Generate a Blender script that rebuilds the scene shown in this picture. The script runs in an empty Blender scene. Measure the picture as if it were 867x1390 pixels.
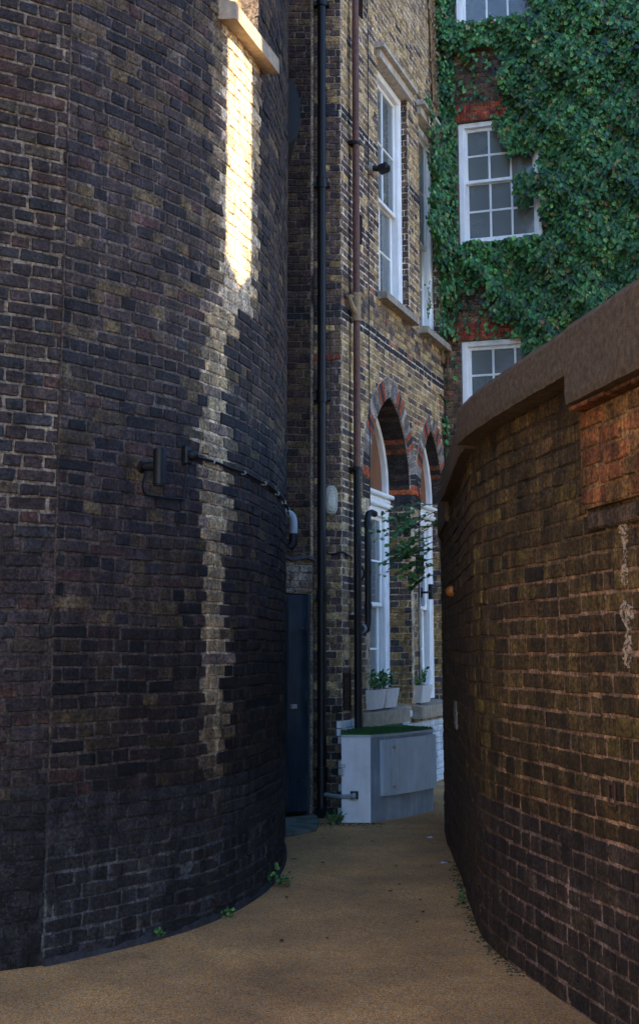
import bpy, math, random
import numpy as np
from math import sin, cos, pi, radians, hypot, atan2, acos, sqrt
random.seed(7); rng = np.random.default_rng(7)
SC = bpy.context.scene; COL = SC.collection

# ------------------------------------------------------------------ materials
def new_mat(name):
    m = bpy.data.materials.new(name); m.use_nodes = True
    nt = m.node_tree; b = nt.nodes['Principled BSDF']
    return m, nt, b
def nd(nt, t, **kw):
    n = nt.nodes.new(t)
    for k, v in kw.items():
        if k in n.inputs: n.inputs[k].default_value = v
        else: setattr(n, k, v)
    return n
def coords(nt, scale=(1, 1, 1)):
    tc = nd(nt, 'ShaderNodeTexCoord'); mp = nd(nt, 'ShaderNodeMapping')
    nt.links.new(tc.outputs['Object'], mp.inputs['Vector']); mp.inputs['Scale'].default_value = scale
    return mp.outputs[0]
def mixc(nt, blend, fac, a, b):
    n = nd(nt, 'ShaderNodeMix', data_type='RGBA', blend_type=blend)
    for sock, v in ((n.inputs[0], fac), (n.inputs[6], a), (n.inputs[7], b)):
        if hasattr(v, 'is_linked'): nt.links.new(v, sock)
        elif isinstance(v, (int, float)): sock.default_value = v
        else: sock.default_value = (*v, 1) if len(v) == 3 else v
    return n.outputs[2]
def ramp(nt, src, p0, p1, c0=(0, 0, 0), c1=(1, 1, 1)):
    r = nd(nt, 'ShaderNodeValToRGB'); nt.links.new(src, r.inputs[0])
    r.color_ramp.elements[0].position = p0; r.color_ramp.elements[1].position = p1
    r.color_ramp.elements[0].color = (*c0, 1); r.color_ramp.elements[1].color = (*c1, 1)
    return r.outputs[0]
def noise(nt, scale, detail=4, rough=.6, vec=None, dist=0.0):
    n = nd(nt, 'ShaderNodeTexNoise'); n.inputs['Scale'].default_value = scale
    n.inputs['Detail'].default_value = detail; n.inputs['Roughness'].default_value = rough
    n.inputs['Distortion'].default_value = dist
    nt.links.new(vec if vec is not None else coords(nt), n.inputs['Vector'])
    return n.outputs[0]
def bump(nt, b, src, strength, dist, prev=None):
    n = nd(nt, 'ShaderNodeBump'); n.inputs['Strength'].default_value = strength; n.inputs['Distance'].default_value = dist
    nt.links.new(src, n.inputs['Height'])
    if prev: nt.links.new(prev, n.inputs['Normal'])
    nt.links.new(n.outputs[0], b.inputs['Normal']); return n.outputs[0]

def masonry(name, streak=.45, pale=.12, rough=.88, gloss=0.0):
    """bricks and mortar coloured per brick by the 'col' attribute, with grain, streaks of dirt and limewash specks"""
    m, nt, b = new_mat(name)
    at = nd(nt, 'ShaderNodeAttribute', attribute_name='col')
    c = at.outputs['Color']
    fine = noise(nt, 55, 5, .65)
    c = mixc(nt, 'MULTIPLY', 1.0, c, ramp(nt, fine, .34, .68, (.28, .27, .28), (1.85, 1.80, 1.72)))
    med = noise(nt, 9, 4, .6)
    c = mixc(nt, 'MULTIPLY', .85, c, ramp(nt, med, .33, .68, (.48, .47, .48), (1.5, 1.47, 1.42)))
    hue = noise(nt, 31, 4, .7, dist=.6)
    c = mixc(nt, 'MULTIPLY', .9, c, ramp(nt, hue, .36, .66, (.78, .80, .98), (1.22, 1.10, .88)))
    pit = noise(nt, 95, 4, .75)
    c = mixc(nt, 'MULTIPLY', .8, c, ramp(nt, pit, .33, .45, (.35, .33, .33), (1, 1, 1)))
    st = noise(nt, 1.0, 5, .65, coords(nt, (16, 16, 1.6)))
    c = mixc(nt, 'MULTIPLY', streak, c, ramp(nt, st, .42, .62, (.25, .24, .25), (1.1, 1.1, 1.1)))
    sp = noise(nt, 75, 3, .6); big = noise(nt, 2.3, 3, .6)
    f = nd(nt, 'ShaderNodeMath', operation='MULTIPLY')
    nt.links.new(ramp(nt, sp, .6, .7), f.inputs[0]); nt.links.new(ramp(nt, big, .42, .7, (0, 0, 0), (pale*4, pale*4, pale*4)), f.inputs[1])
    c = mixc(nt, 'MIX', f.outputs[0], c, (.36, .34, .31))
    nt.links.new(c, b.inputs['Base Color'])
    b.inputs['Roughness'].default_value = rough
    if 'Specular IOR Level' in b.inputs: b.inputs['Specular IOR Level'].default_value = .35
    p = bump(nt, b, noise(nt, 130, 4, .7), .8, .005)
    bump(nt, b, noise(nt, 30, 5, .65), .9, .014, p)
    return m
def plain(name, col, rough=.6, var=.25, scale=12, bmp=.0, bscale=60, metal=0.0, streak=0.0, spec=None, col2=None, p=(.4, .65)):
    m, nt, b = new_mat(name)
    n = noise(nt, scale, 5, .62)
    if col2: c = mixc(nt, 'MIX', ramp(nt, n, *p), col, col2)
    else: c = mixc(nt, 'MULTIPLY', 1.0, col, ramp(nt, n, .3, .7, (1-var,)*3, (1+var,)*3))
    if streak:
        st = noise(nt, 1.0, 5, .65, coords(nt, (22, 22, 1.8)))
        c = mixc(nt, 'MULTIPLY', streak, c, ramp(nt, st, .42, .62, (.3, .29, .26), (1.05, 1.05, 1.05)))
    nt.links.new(c, b.inputs['Base Color'])
    nt.links.new(ramp(nt, n, .3, .7, (max(rough-.12, .02),)*3, (min(rough+.12, 1),)*3), b.inputs['Roughness'])
    b.inputs['Metallic'].default_value = metal
    if spec is not None: b.inputs['Specular IOR Level'].default_value = spec
    if bmp: bump(nt, b, noise(nt, bscale, 5, .65), bmp, .006)
    return m

MAT = {}
MAT['tower'] = masonry('sooty_brick', .5, .06)
MAT['facade'] = masonry('stock_brick', .3, .10)
MAT['rightw'] = masonry('damp_brick', .62, .05)
MAT['stone'] = plain('weathered_stone', (.36, .32, .26), .85, .3, 9, .5, 70, streak=.5)
MAT['hood_stone'] = plain('pale_stone', (.50, .46, .39), .85, .25, 9, .5, 70, streak=.35)
MAT['sill_stone'] = plain('sandstone_sill', (.36, .29, .21), .85, .3, 14, .7, 60, streak=.2)
MAT['coping'] = plain('rendered_coping', (.060, .041, .026), .97, .35, 34, 1.8, 120, streak=.06, col2=(.165, .118, .076), p=(.35, .72))
MAT['white'] = plain('white_gloss_paint', (.84, .86, .86), .4, .06, 8, .1, 30, streak=.12)
MAT['tympanum'] = plain('brown_board', (.17, .070, .028), .6, .3, 10, .2, streak=.2)
MAT['black_iron'] = plain('black_painted_iron', (.006, .007, .009), .5, .5, 20, .15, 40, spec=.3)
MAT['black_plastic'] = plain('black_plastic', (.007, .008, .010), .5, .3, 20, spec=.3)
MAT['rust_pipe'] = plain('rusty_red_iron', (.12, .048, .032), .6, .5, 22, .3, 60, streak=.3)
MAT['joint_pipe'] = plain('limescaled_pipe_joint', (.27, .19, .11), .8, .4, 26, .5, 60)
MAT['navy'] = plain('navy_door_paint', (.022, .038, .056), .42, .3, 6, .1, 30, streak=.4)
MAT['grey_plastic'] = plain('grey_plastic', (.25, .29, .33), .4, .15, 14)
MAT['lens'] = plain('milky_lens', (.40, .39, .34), .35, .15, 30)
MAT['lamp_white'] = plain('aged_white_plastic', (.33, .32, .28), .5, .2, 30)
MAT['cab_white'] = plain('white_painted_render', (.66, .67, .70), .6, .14, 5, .25, 45, streak=.08)
MAT['cab_grey'] = plain('pale_grey_paint', (.36, .41, .44), .5, .18, 5, .2, 45, streak=.15)
MAT['cab_body'] = plain('stained_grey_paint', (.27, .32, .37), .6, .25, 4, .3, 45, streak=.3)
MAT['cab_door'] = plain('light_grey_door_paint', (.47, .56, .63), .5, .12, 5, .15, 45, streak=.15)
MAT['paint_plinth'] = plain('white_masonry_paint', (.60, .64, .68), .7, .2, 6, .6, 40, streak=.3)
MAT['planter'] = plain('off_white_planter', (.60, .58, .56), .55, .12, 9, .2, 40)
MAT['soil'] = plain('potting_soil', (.03, .022, .015), .95, .3, 40, .8)
MAT['concrete'] = plain('damp_concrete', (.16, .17, .15), .9, .4, 6, .6, 60, col2=(.07, .10, .06), p=(.45, .6))
MAT['lead'] = plain('dull_lead', (.022, .022, .025), .55, .4, 12, .4, 40)
MAT['blind'] = plain('grey_blind', (.46, .44, .45), .9, .10, 3)
MAT['curtain'] = plain('net_curtain', (.50, .54, .52), .9, .2, 3)
MAT['warm_reflection'] = plain('warm_reflection', (.34, .20, .10), .9, .7, 3.5)  # backing painted as a warm reflection in the glass
MAT['brass'] = plain('orange_cap', (.38, .13, .02), .5, .2, 30)
MAT['galv'] = plain('galvanised_metal', (.42, .42, .42), .45, .2, 30, metal=.6)
MAT['dull_galv'] = plain('dull_galvanised_metal', (.16, .15, .145), .6, .3, 30, metal=.3)
MAT['rusty'] = plain('rusted_iron', (.06, .028, .016), .8, .5, 40, .6)
MAT['blue'] = plain('blue_enamel', (.01, .10, .33), .35, .1, 10)
MAT['stem'] = plain('woody_stem', (.13, .085, .05), .9, .4, 30, .5)
MAT['dry'] = plain('dry_vine', (.26, .17, .085), .9, .4, 30, .5)
MAT['litter'] = plain('dead_leaf', (.07, .04, .02), .85, .4, 30)
MAT['scrap'] = plain('crumpled_film', (.50, .56, .60), .3, .2, 30)
MAT['turf'] = plain('artificial_turf', (.028, .105, .022), .9, .4, 90, .9, 220)
MAT['red_lintel'] = masonry('red_rubbed_brick', .25, .05)
def leafmat():
    m, nt, b = new_mat('green_leaf')
    at = nd(nt, 'ShaderNodeAttribute', attribute_name='col')
    c = mixc(nt, 'MULTIPLY', 1.0, at.outputs['Color'], ramp(nt, noise(nt, 45, 3), .3, .7, (.7, .7, .7), (1.3, 1.3, 1.3)))
    nt.links.new(c, b.inputs['Base Color']); b.inputs['Roughness'].default_value = .48
    tr = nd(nt, 'ShaderNodeBsdfTranslucent'); nt.links.new(c, tr.inputs[0])
    mx = nd(nt, 'ShaderNodeMixShader'); mx.inputs[0].default_value = .22
    out = nt.nodes['Material Output']
    nt.links.new(b.outputs[0], mx.inputs[1]); nt.links.new(tr.outputs[0], mx.inputs[2]); nt.links.new(mx.outputs[0], out.inputs[0])
    return m
MAT['leaf'] = leafmat()
def glassmat(name='window_glass', tint=(.8, .86, .88), refl=.30):
    m, nt, b = new_mat(name)
    nt.nodes.remove(b); out = nt.nodes['Material Output']
    tr = nd(nt, 'ShaderNodeBsdfTransparent'); tr.inputs[0].default_value = (*tint, 1)
    gl = nd(nt, 'ShaderNodeBsdfGlossy'); gl.inputs['Roughness'].default_value = .03
    bp = nd(nt, 'ShaderNodeBump'); bp.inputs['Strength'].default_value = .12; bp.inputs['Distance'].default_value = .02
    nt.links.new(noise(nt, 3.5, 2, .5), bp.inputs['Height']); nt.links.new(bp.outputs[0], gl.inputs['Normal'])
    df = nd(nt, 'ShaderNodeBsdfDiffuse'); nt.links.new(mixc(nt, 'MIX', noise(nt, 2.2, 3, .5), (.15, .19, .20), (.36, .40, .40)), df.inputs[0])  # pale diffuse tone painted into the pane in place of reflections
    m0 = nd(nt, 'ShaderNodeMixShader'); m0.inputs[0].default_value = .5; nt.links.new(tr.outputs[0], m0.inputs[1]); nt.links.new(df.outputs[0], m0.inputs[2])
    tr = m0
    fr = nd(nt, 'ShaderNodeLayerWeight'); fr.inputs[0].default_value = refl
    mx = nd(nt, 'ShaderNodeMixShader'); nt.links.new(fr.outputs['Fresnel'], mx.inputs[0])
    nt.links.new(tr.outputs[0], mx.inputs[1]); nt.links.new(gl.outputs[0], mx.inputs[2]); nt.links.new(mx.outputs[0], out.inputs[0])
    return m
MAT['glass'] = glassmat()
def groundmat():
    m, nt, b = new_mat('resin_bound_gravel')
    v = nd(nt, 'ShaderNodeTexVoronoi'); v.inputs['Scale'].default_value = 150
    nt.links.new(coords(nt), v.inputs['Vector'])
    sep = nd(nt, 'ShaderNodeSeparateColor'); nt.links.new(v.outputs['Color'], sep.inputs[0])
    c = mixc(nt, 'MIX', ramp(nt, sep.outputs[0], .1, .9), (.40, .195, .058), (.88, .48, .165))
    c = mixc(nt, 'MIX', ramp(nt, sep.outputs[1], .86, .9), c, (.50, .42, .30))
    c = mixc(nt, 'MULTIPLY', 1, c, ramp(nt, v.outputs['Distance'], 0, .9, (1.15, 1.15, 1.15), (.68, .68, .68)))
    c = mixc(nt, 'MULTIPLY', 1, c, ramp(nt, noise(nt, 1.4, 5, .6), .3, .7, (.60, .60, .62), (1.22, 1.18, 1.1)))
    c = mixc(nt, 'MULTIPLY', .8, c, ramp(nt, noise(nt, 5, 5, .7, dist=1.5), .28, .42, (.5, .5, .5), (1, 1, 1)))
    nt.links.new(c, b.inputs['Base Color']); b.inputs['Roughness'].default_value = .8
    inv = nd(nt, 'ShaderNodeMath', operation='SUBTRACT'); inv.inputs[0].default_value = 1; nt.links.new(v.outputs['Distance'], inv.inputs[1])
    p = bump(nt, b, inv.outputs[0], .7, .006)
    bump(nt, b, noise(nt, 6, 3), .4, .03, p)
    return m
MAT['ground'] = groundmat()

# ------------------------------------------------------------------ objects
def link(o, parent=None, root=None):
    COL.objects.link(o)
    if parent is not None: o.parent = parent
    return o
def props(o, label=None, cat=None, group=None, kind=None):
    if label: o['label'] = label
    if cat: o['category'] = cat
    if group: o['group'] = group
    if kind: o['kind'] = kind
    return o
def thing(name, label, cat, loc=(0, 0, 0), group=None):
    o = bpy.data.objects.new(name, None); o.empty_display_size = .1; o.location = loc; COL.objects.link(o)
    return props(o, label, cat, group)
def world_loc(o):
    v = np.array(o.location[:])
    while o.parent is not None: o = o.parent; v = v + np.array(o.location[:])
    return v
def mesh_obj(name, V, F, mat, parent=None, colors=None, smooth=False, loc=None):
    """V in world coordinates; the object keeps its own origin at loc (a top-level thing) or at its parent"""
    V = np.asarray(V, dtype=float)
    base = world_loc(parent) if parent is not None else (np.array(loc) if loc is not None else np.zeros(3))
    me = bpy.data.meshes.new(name)
    me.from_pydata((V - base).tolist(), [], F if isinstance(F, list) else F.tolist())
    if colors is not None:
        a = me.color_attributes.new('col', 'FLOAT_COLOR', 'POINT')
        c = np.ones((len(V), 4), dtype=np.float32); c[:, :3] = colors; a.data.foreach_set('color', c.ravel())
    me.materials.append(MAT[mat] if isinstance(mat, str) else mat)
    if smooth: me.polygons.foreach_set('use_smooth', [True]*len(me.polygons))
    me.update()
    o = bpy.data.objects.new(name, me)
    link(o, parent)
    if parent is None and loc is not None: o.location = loc
    return o

class MB:
    def __init__(s): s.V = []; s.F = []; s.C = []
    def add(s, V, F, c=None):
        n = len(s.V); s.V += [tuple(v) for v in V]; s.F += [tuple(i+n for i in f) for f in F]
        s.C += [c if c is not None else (1, 1, 1)]*len(V); return s
    def hexa(s, P, c=None, bev=0):
        """P: 8 points, bottom 4 ccw then top 4"""
        return s.add(P, [(3, 2, 1, 0), (4, 5, 6, 7), (0, 1, 5, 4), (1, 2, 6, 5), (2, 3, 7, 6), (3, 0, 4, 7)], c)
    def box(s, x0, x1, y0, y1, z0, z1, c=None):
        return s.hexa([(x0, y0, z0), (x1, y0, z0), (x1, y1, z0), (x0, y1, z0), (x0, y0, z1), (x1, y0, z1), (x1, y1, z1), (x0, y1, z1)], c)
    def fbox(s, F, u0, u1, z0, z1, d0, d1, c=None):
        """box in a wall frame F(u,z,d); d grows outwards"""
        return s.hexa([F(u0, z0, d1), F(u1, z0, d1), F(u1, z0, d0), F(u0, z0, d0), F(u0, z1, d1), F(u1, z1, d1), F(u1, z1, d0), F(u0, z1, d0)], c)
    def bbox(s, F, u0, u1, z0, z1, d0, d1, b=.006, c=None):
        """box with chamfered front edges"""
        b = min(b, (u1-u0)*.45, (z1-z0)*.45, (d1-d0)*.9)
        r0 = [F(u0, z0, d0), F(u1, z0, d0), F(u1, z1, d0), F(u0, z1, d0)]
        r1 = [F(u0, z0, d1-b), F(u1, z0, d1-b), F(u1, z1, d1-b), F(u0, z1, d1-b)]
        r2 = [F(u0+b, z0+b, d1), F(u1-b, z0+b, d1), F(u1-b, z1-b, d1), F(u0+b, z1-b, d1)]
        fs = [(3, 2, 1, 0), (8, 9, 10, 11)]
        for k in range(4):
            j = (k+1) % 4
            fs += [(k, j, 4+j, 4+k), (4+k, 4+j, 8+j, 8+k)]
        return s.add(r0+r1+r2, fs, c)
    def prism(s, pts, z0, z1, c=None):
        n = len(pts)
        V = [(x, y, z0) for x, y in pts]+[(x, y, z1) for x, y in pts]
        F = [tuple(reversed(range(n))), tuple(range(n, 2*n))]+[(i, (i+1) % n, n+(i+1) % n, n+i) for i in range(n)]
        return s.add(V, F, c)
    def tube(s, pts, r, seg=10, c=None, caps=True):
        pts = [np.array(p, float) for p in pts]; n = len(pts); rs = r if isinstance(r, (list, tuple)) else [r]*n
        V = []; F = []; up = np.array([0.13, .21, .97]); prev = None
        for i, p in enumerate(pts):
            t = pts[min(i+1, n-1)]-pts[max(i-1, 0)]; t = t/(np.linalg.norm(t)+1e-9)
            if prev is None:
                a = np.cross(t, up)
                if np.linalg.norm(a) < .1: a = np.cross(t, np.array([1., .1, 0]))
            else: a = prev-t*np.dot(prev, t)
            a = a/(np.linalg.norm(a)+1e-9); b = np.cross(t, a); prev = a
            for k in range(seg):
                q = 2*pi*k/seg; V.append(tuple(p+rs[i]*(cos(q)*a+sin(q)*b)))
        for i in range(n-1):
            for k in range(seg):
                j = (k+1) % seg; F.append((i*seg+k, i*seg+j, (i+1)*seg+j, (i+1)*seg+k))
        if caps: F += [tuple(reversed(range(seg))), tuple(range((n-1)*seg, n*seg))]
        return s.add(V, F, c)
    def build(s, name, mat, parent=None, smooth=False, loc=None, col=False):
        o = mesh_obj(name, s.V, s.F, mat, parent, np.array(s.C) if col else None, smooth, loc)
        if smooth:
            try: o.data.set_sharp_from_angle(angle=radians(38))
            except Exception: pass
        return o

def bezpts(P, n=8):
    """Catmull-Rom through P"""
    P = [np.array(p, float) for p in P]; Q = [2*P[0]-P[1]]+P+[2*P[-1]-P[-2]]; out = []
    for i in range(1, len(Q)-2):
        for k in range(n):
            t = k/n; a, b, c, d = Q[i-1], Q[i], Q[i+1], Q[i+2]
            out.append(.5*((2*b)+(-a+c)*t+(2*a-5*b+4*c-d)*t*t+(-a+3*b-3*c+d)*t**3))
    out.append(P[-1]); return out

class Path:
    """plan curve; u is arc length; the outward normal lies to the right of travel"""
    def __init__(s, pts, curve=True):
        P = np.array(bezpts([(*p, 0) for p in pts], 24))[:, :2] if curve else np.array(pts, float)
        L = np.concatenate([[0], np.cumsum(np.hypot(*np.diff(P, axis=0).T))])
        s.L = L[-1]; n = max(int(s.L/.03), 2) if curve else 2
        s.u = np.linspace(0, s.L, n+1)
        s.x = np.interp(s.u, L, P[:, 0]); s.y = np.interp(s.u, L, P[:, 1])
        tx = np.gradient(s.x, s.u); ty = np.gradient(s.y, s.u)
        l = np.hypot(tx, ty); s.nx = ty/l; s.ny = -tx/l; s.curve = curve
    def __call__(s, u, z, d):
        u = np.asarray(u, float)
        uc = np.clip(u, 0, s.L); ex = u-uc
        nx = np.interp(uc, s.u, s.nx); ny = np.interp(uc, s.u, s.ny)
        x = np.interp(uc, s.u, s.x)+nx*d-ny*ex; y = np.interp(uc, s.u, s.y)+ny*d+nx*ex
        if np.ndim(x) == 0 and np.ndim(z) == 0: return (float(x), float(y), float(z))
        return np.stack([x, y, np.broadcast_to(z, np.shape(x))], -1)

def arch_dist(u, z, A):
    """signed distance outside the inner curve of a pointed arch opening A=(centre, halfwidth, spring, rise, floor)"""
    c, w, zs, h, z0 = A; R = (w*w+h*h)/(2*w)
    cx = np.where(u < c, c-w+R, c+w-R)
    d = np.where(z > zs, np.hypot(u-cx, z-zs)-R, np.abs(u-c)-w)
    return np.maximum(d, z0-z)

def brick_wall(name, P, u0, u1, z0, z1, colfn, morfn, mat, parent, bond='english', holes=(), arches=(), thick=.25,
               Ls=.225, joint=.011, rough=1.0, grow=.0, cell=.06, depth=.011, phase=0, course=.075, ring=.12, lcap=True, topfn=None):
    rows = int(round((z1-z0)/course))
    B = []
    for r in range(rows):
        za = z0+r*course; zb = za+course
        rr = r+phase
        if bond == 'english': seq = [Ls] if rr % 2 == 0 else [Ls/2]
        elif bond == 'flemish': seq = [Ls, Ls/2]
        else: seq = [Ls]
        off = {'english': (0 if rr % 2 == 0 else Ls/4), 'flemish': (0 if rr % 2 == 0 else Ls*.75), 'stretcher': (0 if rr % 2 == 0 else Ls/2)}[bond]
        u = u0-off-random.uniform(0, .0); k = 0
        while u < u1:
            l = seq[k % len(seq)]*random.uniform(.95, 1.05); k += 1
            a, b = max(u, u0), min(u+l, u1); u += l
            if b-a < .03: continue
            segs = [(a, b)]
            for (ha, hb, hz0, hz1) in holes:
                if za+course*.5 > hz0 and za+course*.5 < hz1:
                    ns = []
                    for (p, q) in segs:
                        if q <= ha or p >= hb: ns.append((p, q)); continue
                        if p < ha: ns.append((p, ha))
                        if q > hb: ns.append((hb, q))
                    segs = ns
            for (p, q) in segs:
                if q-p < .025: continue
                zt = zb; zl = za
                for (ha, hb, hz0, hz1) in holes:
                    if q > ha and p < hb:
                        if za < hz0 < zb: zt = min(zt, hz0)
                        if za < hz1 < zb: zl = max(zl, hz1)
                if topfn is not None and zt > topfn((p+q)/2): continue
                if zt-zl > .02: B.append((p, q, zl, zt))
    B = np.array(B)
    um = (B[:, 0]+B[:, 1])/2; zm = (B[:, 2]+B[:, 3])/2
    keep = np.ones(len(B), bool)
    for A in arches: keep &= arch_dist(um, zm, A) > (ring if True else 0)
    # below the spring of an arch the bricks run up to the jamb itself
    B = B[keep]; N = len(B)
    j = joint/2
    ua = B[:, 0]+j*rng.uniform(.6, 1.5, N); ub = B[:, 1]-j*rng.uniform(.6, 1.5, N)
    za = B[:, 2]+j*rng.uniform(.6, 1.5, N); zb = B[:, 3]-j*rng.uniform(.6, 1.5, N)
    um = (ua+ub)/2; zm = (za+zb)/2; w = (ub-ua)/2; h = (zb-za)/2
    wob = .0035*rough*(np.sin(um*3.1+zm*1.3)+np.sin(um*7.3+2+zm*2.1)); zm = zm+wob
    cut = .28
    cut = .16; T = np.array([(-1+cut*.35, -1), (1-cut*.35, -1), (1, -1+cut), (1, 1-cut), (1-cut*.35, 1), (-1+cut*.35, 1), (-1, 1-cut), (-1, -1+cut)])
    K = 8
    jit = rng.normal(0, .0022*rough, (N, K, 2))
    U = um[:, None]+T[None, :, 0]*w[:, None]+jit[:, :, 0]; Z = zm[:, None]+T[None, :, 1]*h[:, None]+jit[:, :, 1]
    dd = np.clip(rng.normal(0, .0018*min(rough, 1.2), N)-np.where(rng.random(N) < .04*rough, .0035, 0), -depth*.6, .006)[:, None]+rng.normal(0, .0010*rough, (N, K))
    bev = .0045
    U2 = um[:, None]+(U-um[:, None])*(1-bev/w[:, None]); Z2 = zm[:, None]+(Z-zm[:, None])*(1-bev/h[:, None])
    V0 = P(U.ravel(), Z.ravel(), np.full(U.size, -.03)).reshape(N, K, 3)
    V1 = P(U.ravel(), Z.ravel(), (dd-.0045).ravel()).reshape(N, K, 3)
    V2 = P(U2.ravel(), Z2.ravel(), dd.ravel()).reshape(N, K, 3)
    V = np.concatenate([V0, V1, V2], 1).reshape(-1, 3)
    col = np.array([colfn(float(a), float(b), random.random(), random.random()) for a, b in zip(um, zm)])
    C = np.repeat(col, 3*K, axis=0)
    F = []
    base = np.arange(N)*3*K
    loc = []
    for k in range(K):
        jn = (k+1) % K
        loc += [(k, jn, K+jn, K+k), (K+k, K+jn, 2*K+jn, 2*K+k)]
    loc = np.array(loc); quads = (base[:, None, None]+loc[None]).reshape(-1, 4)
    octs = (base[:, None]+np.arange(2*K, 3*K)[None])
    F = quads.tolist()+octs.tolist()
    # mortar body: a slab of real thickness behind the faces
    us = set(np.linspace(u0, u1, max(int((u1-u0)/cell), 1)+1).tolist()); zs = set(np.linspace(z0, z1, max(int((z1-z0)/.12), 1)+1).tolist())
    for (ha, hb, hz0, hz1) in holes:
        us |= {ha-grow, hb+grow}; zs |= {hz0-grow, hz1+grow}
    for A in arches:
        us |= set(np.arange(A[0]-A[1]-.15, A[0]+A[1]+.15, .02).tolist())|{A[0]-A[1]-grow, A[0]+A[1]+grow}
        zs |= set(np.arange(A[2]-.02, A[2]+A[3]+.2, .02).tolist())|{A[4]-grow}
    us = sorted(x for x in us if u0 <= x <= u1); zs = sorted(x for x in zs if z0 <= x <= z1)
    us = [x for i, x in enumerate(us) if i == 0 or x-us[i-1] > 1e-5]; zs = [x for i, x in enumerate(zs) if i == 0 or x-zs[i-1] > 1e-5]
    nu, nz = len(us), len(zs)
    UU, ZZ = np.meshgrid(us, zs, indexing='ij')
    uf, zf = UU.ravel(), ZZ.ravel(); G = nu*nz
    mw = rng.normal(0, .0012, G)
    Vf = P(uf, zf, -depth+mw); Vb = P(uf, zf, np.full(G, -thick))
    mc = np.array([morfn(float(a), float(b), random.random()) for a, b in zip(uf, zf)])
    cu = (np.array(us)[:-1]+np.array(us)[1:])/2; cz = (np.array(zs)[:-1]+np.array(zs)[1:])/2
    CU, CZ = np.meshgrid(cu, cz, indexing='ij'); ok = np.ones(CU.shape, bool)
    for (ha, hb, hz0, hz1) in holes: ok &= ~((CU > ha-grow) & (CU < hb+grow) & (CZ > hz0-grow) & (CZ < hz1+grow))
    for A in arches:
        d = arch_dist(CU, CZ, A); ok &= ~(d < np.where(CZ > A[2], .06, grow))
    if topfn is not None:
        tt = np.array([topfn(float(x)) for x in cu]); ok &= CZ < tt[:, None]
    n0 = len(V); MF = []
    idx = lambda i, k: n0+i*nz+k
    for i in range(nu-1):
        for k in range(nz-1):
            if not ok[i, k]: continue
            MF.append((idx(i, k), idx(i+1, k), idx(i+1, k+1), idx(i, k+1)))
            MF.append((G+idx(i, k+1), G+idx(i+1, k+1), G+idx(i+1, k), G+idx(i, k)))
            if i == 0 or not ok[i-1, k]: MF.append((idx(i, k+1), G+idx(i, k+1), G+idx(i, k), idx(i, k)))
            if i == nu-2 or not ok[i+1, k]: MF.append((idx(i+1, k), G+idx(i+1, k), G+idx(i+1, k+1), idx(i+1, k+1)))
            if k == 0 or not ok[i, k-1]: MF.append((idx(i, k), G+idx(i, k), G+idx(i+1, k), idx(i+1, k)))
            if k == nz-2 or not ok[i, k+1]: MF.append((idx(i+1, k+1), G+idx(i+1, k+1), G+idx(i, k+1), idx(i, k+1)))
    V = np.concatenate([V, Vf, Vb]); C = np.concatenate([C, mc, mc]); F += MF
    return mesh_obj(name, V, F, mat, parent, C)

def lerp(a, b, t): return tuple(x+(y-x)*t for x, y in zip(a, b))
def mul(a, k): return tuple(x*k for x in a)
def sn(u, z, s=1.0, o=0.0):
    """cheap smooth 2-D noise in -1..1"""
    return (sin(u*2.1*s+o)+sin(z*1.7*s+1.3+o*2)+sin((u+z)*3.3*s+2.1)+sin((u*1.3-z)*4.1*s+o))/4
def pick(pal, r):
    t = 0
    for w, c in pal:
        t += w
        if r <= t: return c
    return pal[-1][1]

# =================================================================== CURVED BUILDING ON THE LEFT
TP = Path([(-1.40, 6.42), (-1.227, 6.60), (-.93, 6.95), (-.675, 7.36), (-.485, 7.85), (-.35, 8.42), (-.288, 9.0), (-.268, 9.6), (-.30, 10.3), (-.42, 11.0), (-.72, 11.7), (-1.25, 12.3)])
def u_ratio(P, q, after=0):
    """arc length where the plan ratio x/y first reaches q"""
    r = P.x/P.y
    for i in range(1, len(r)):
        if P.u[i] > after and (r[i-1]-q)*(r[i]-q) <= 0: return float(P.u[i])
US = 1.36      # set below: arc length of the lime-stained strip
US = u_ratio(TP, -.0835); US1 = u_ratio(TP, -.0830); US2 = u_ratio(TP, -.0545)  # last pair: edges of the painted sun streak
TPAL = [(.30, (.052, .041, .042)), (.22, (.070, .052, .046)), (.18, (.034, .031, .036)), (.11, (.095, .072, .045)), (.06, (.080, .046, .042)), (.05, (.145, .110, .058)), (.08, (.020, .019, .022))]
def stain_and_sun(u, z):
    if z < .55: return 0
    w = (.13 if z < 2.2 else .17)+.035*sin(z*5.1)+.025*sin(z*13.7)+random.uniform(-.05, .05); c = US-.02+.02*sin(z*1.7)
    if z > 3.80: c = (US1+US2)/2-.03; w = (US2-US1)/2+.07  # higher up the pale zone follows the sun streak, brightness painted in
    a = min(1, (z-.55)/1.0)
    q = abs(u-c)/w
    return a if q < .8 else (a*random.choice((.3, .6, 1)) if q < 1 else 0)
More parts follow.
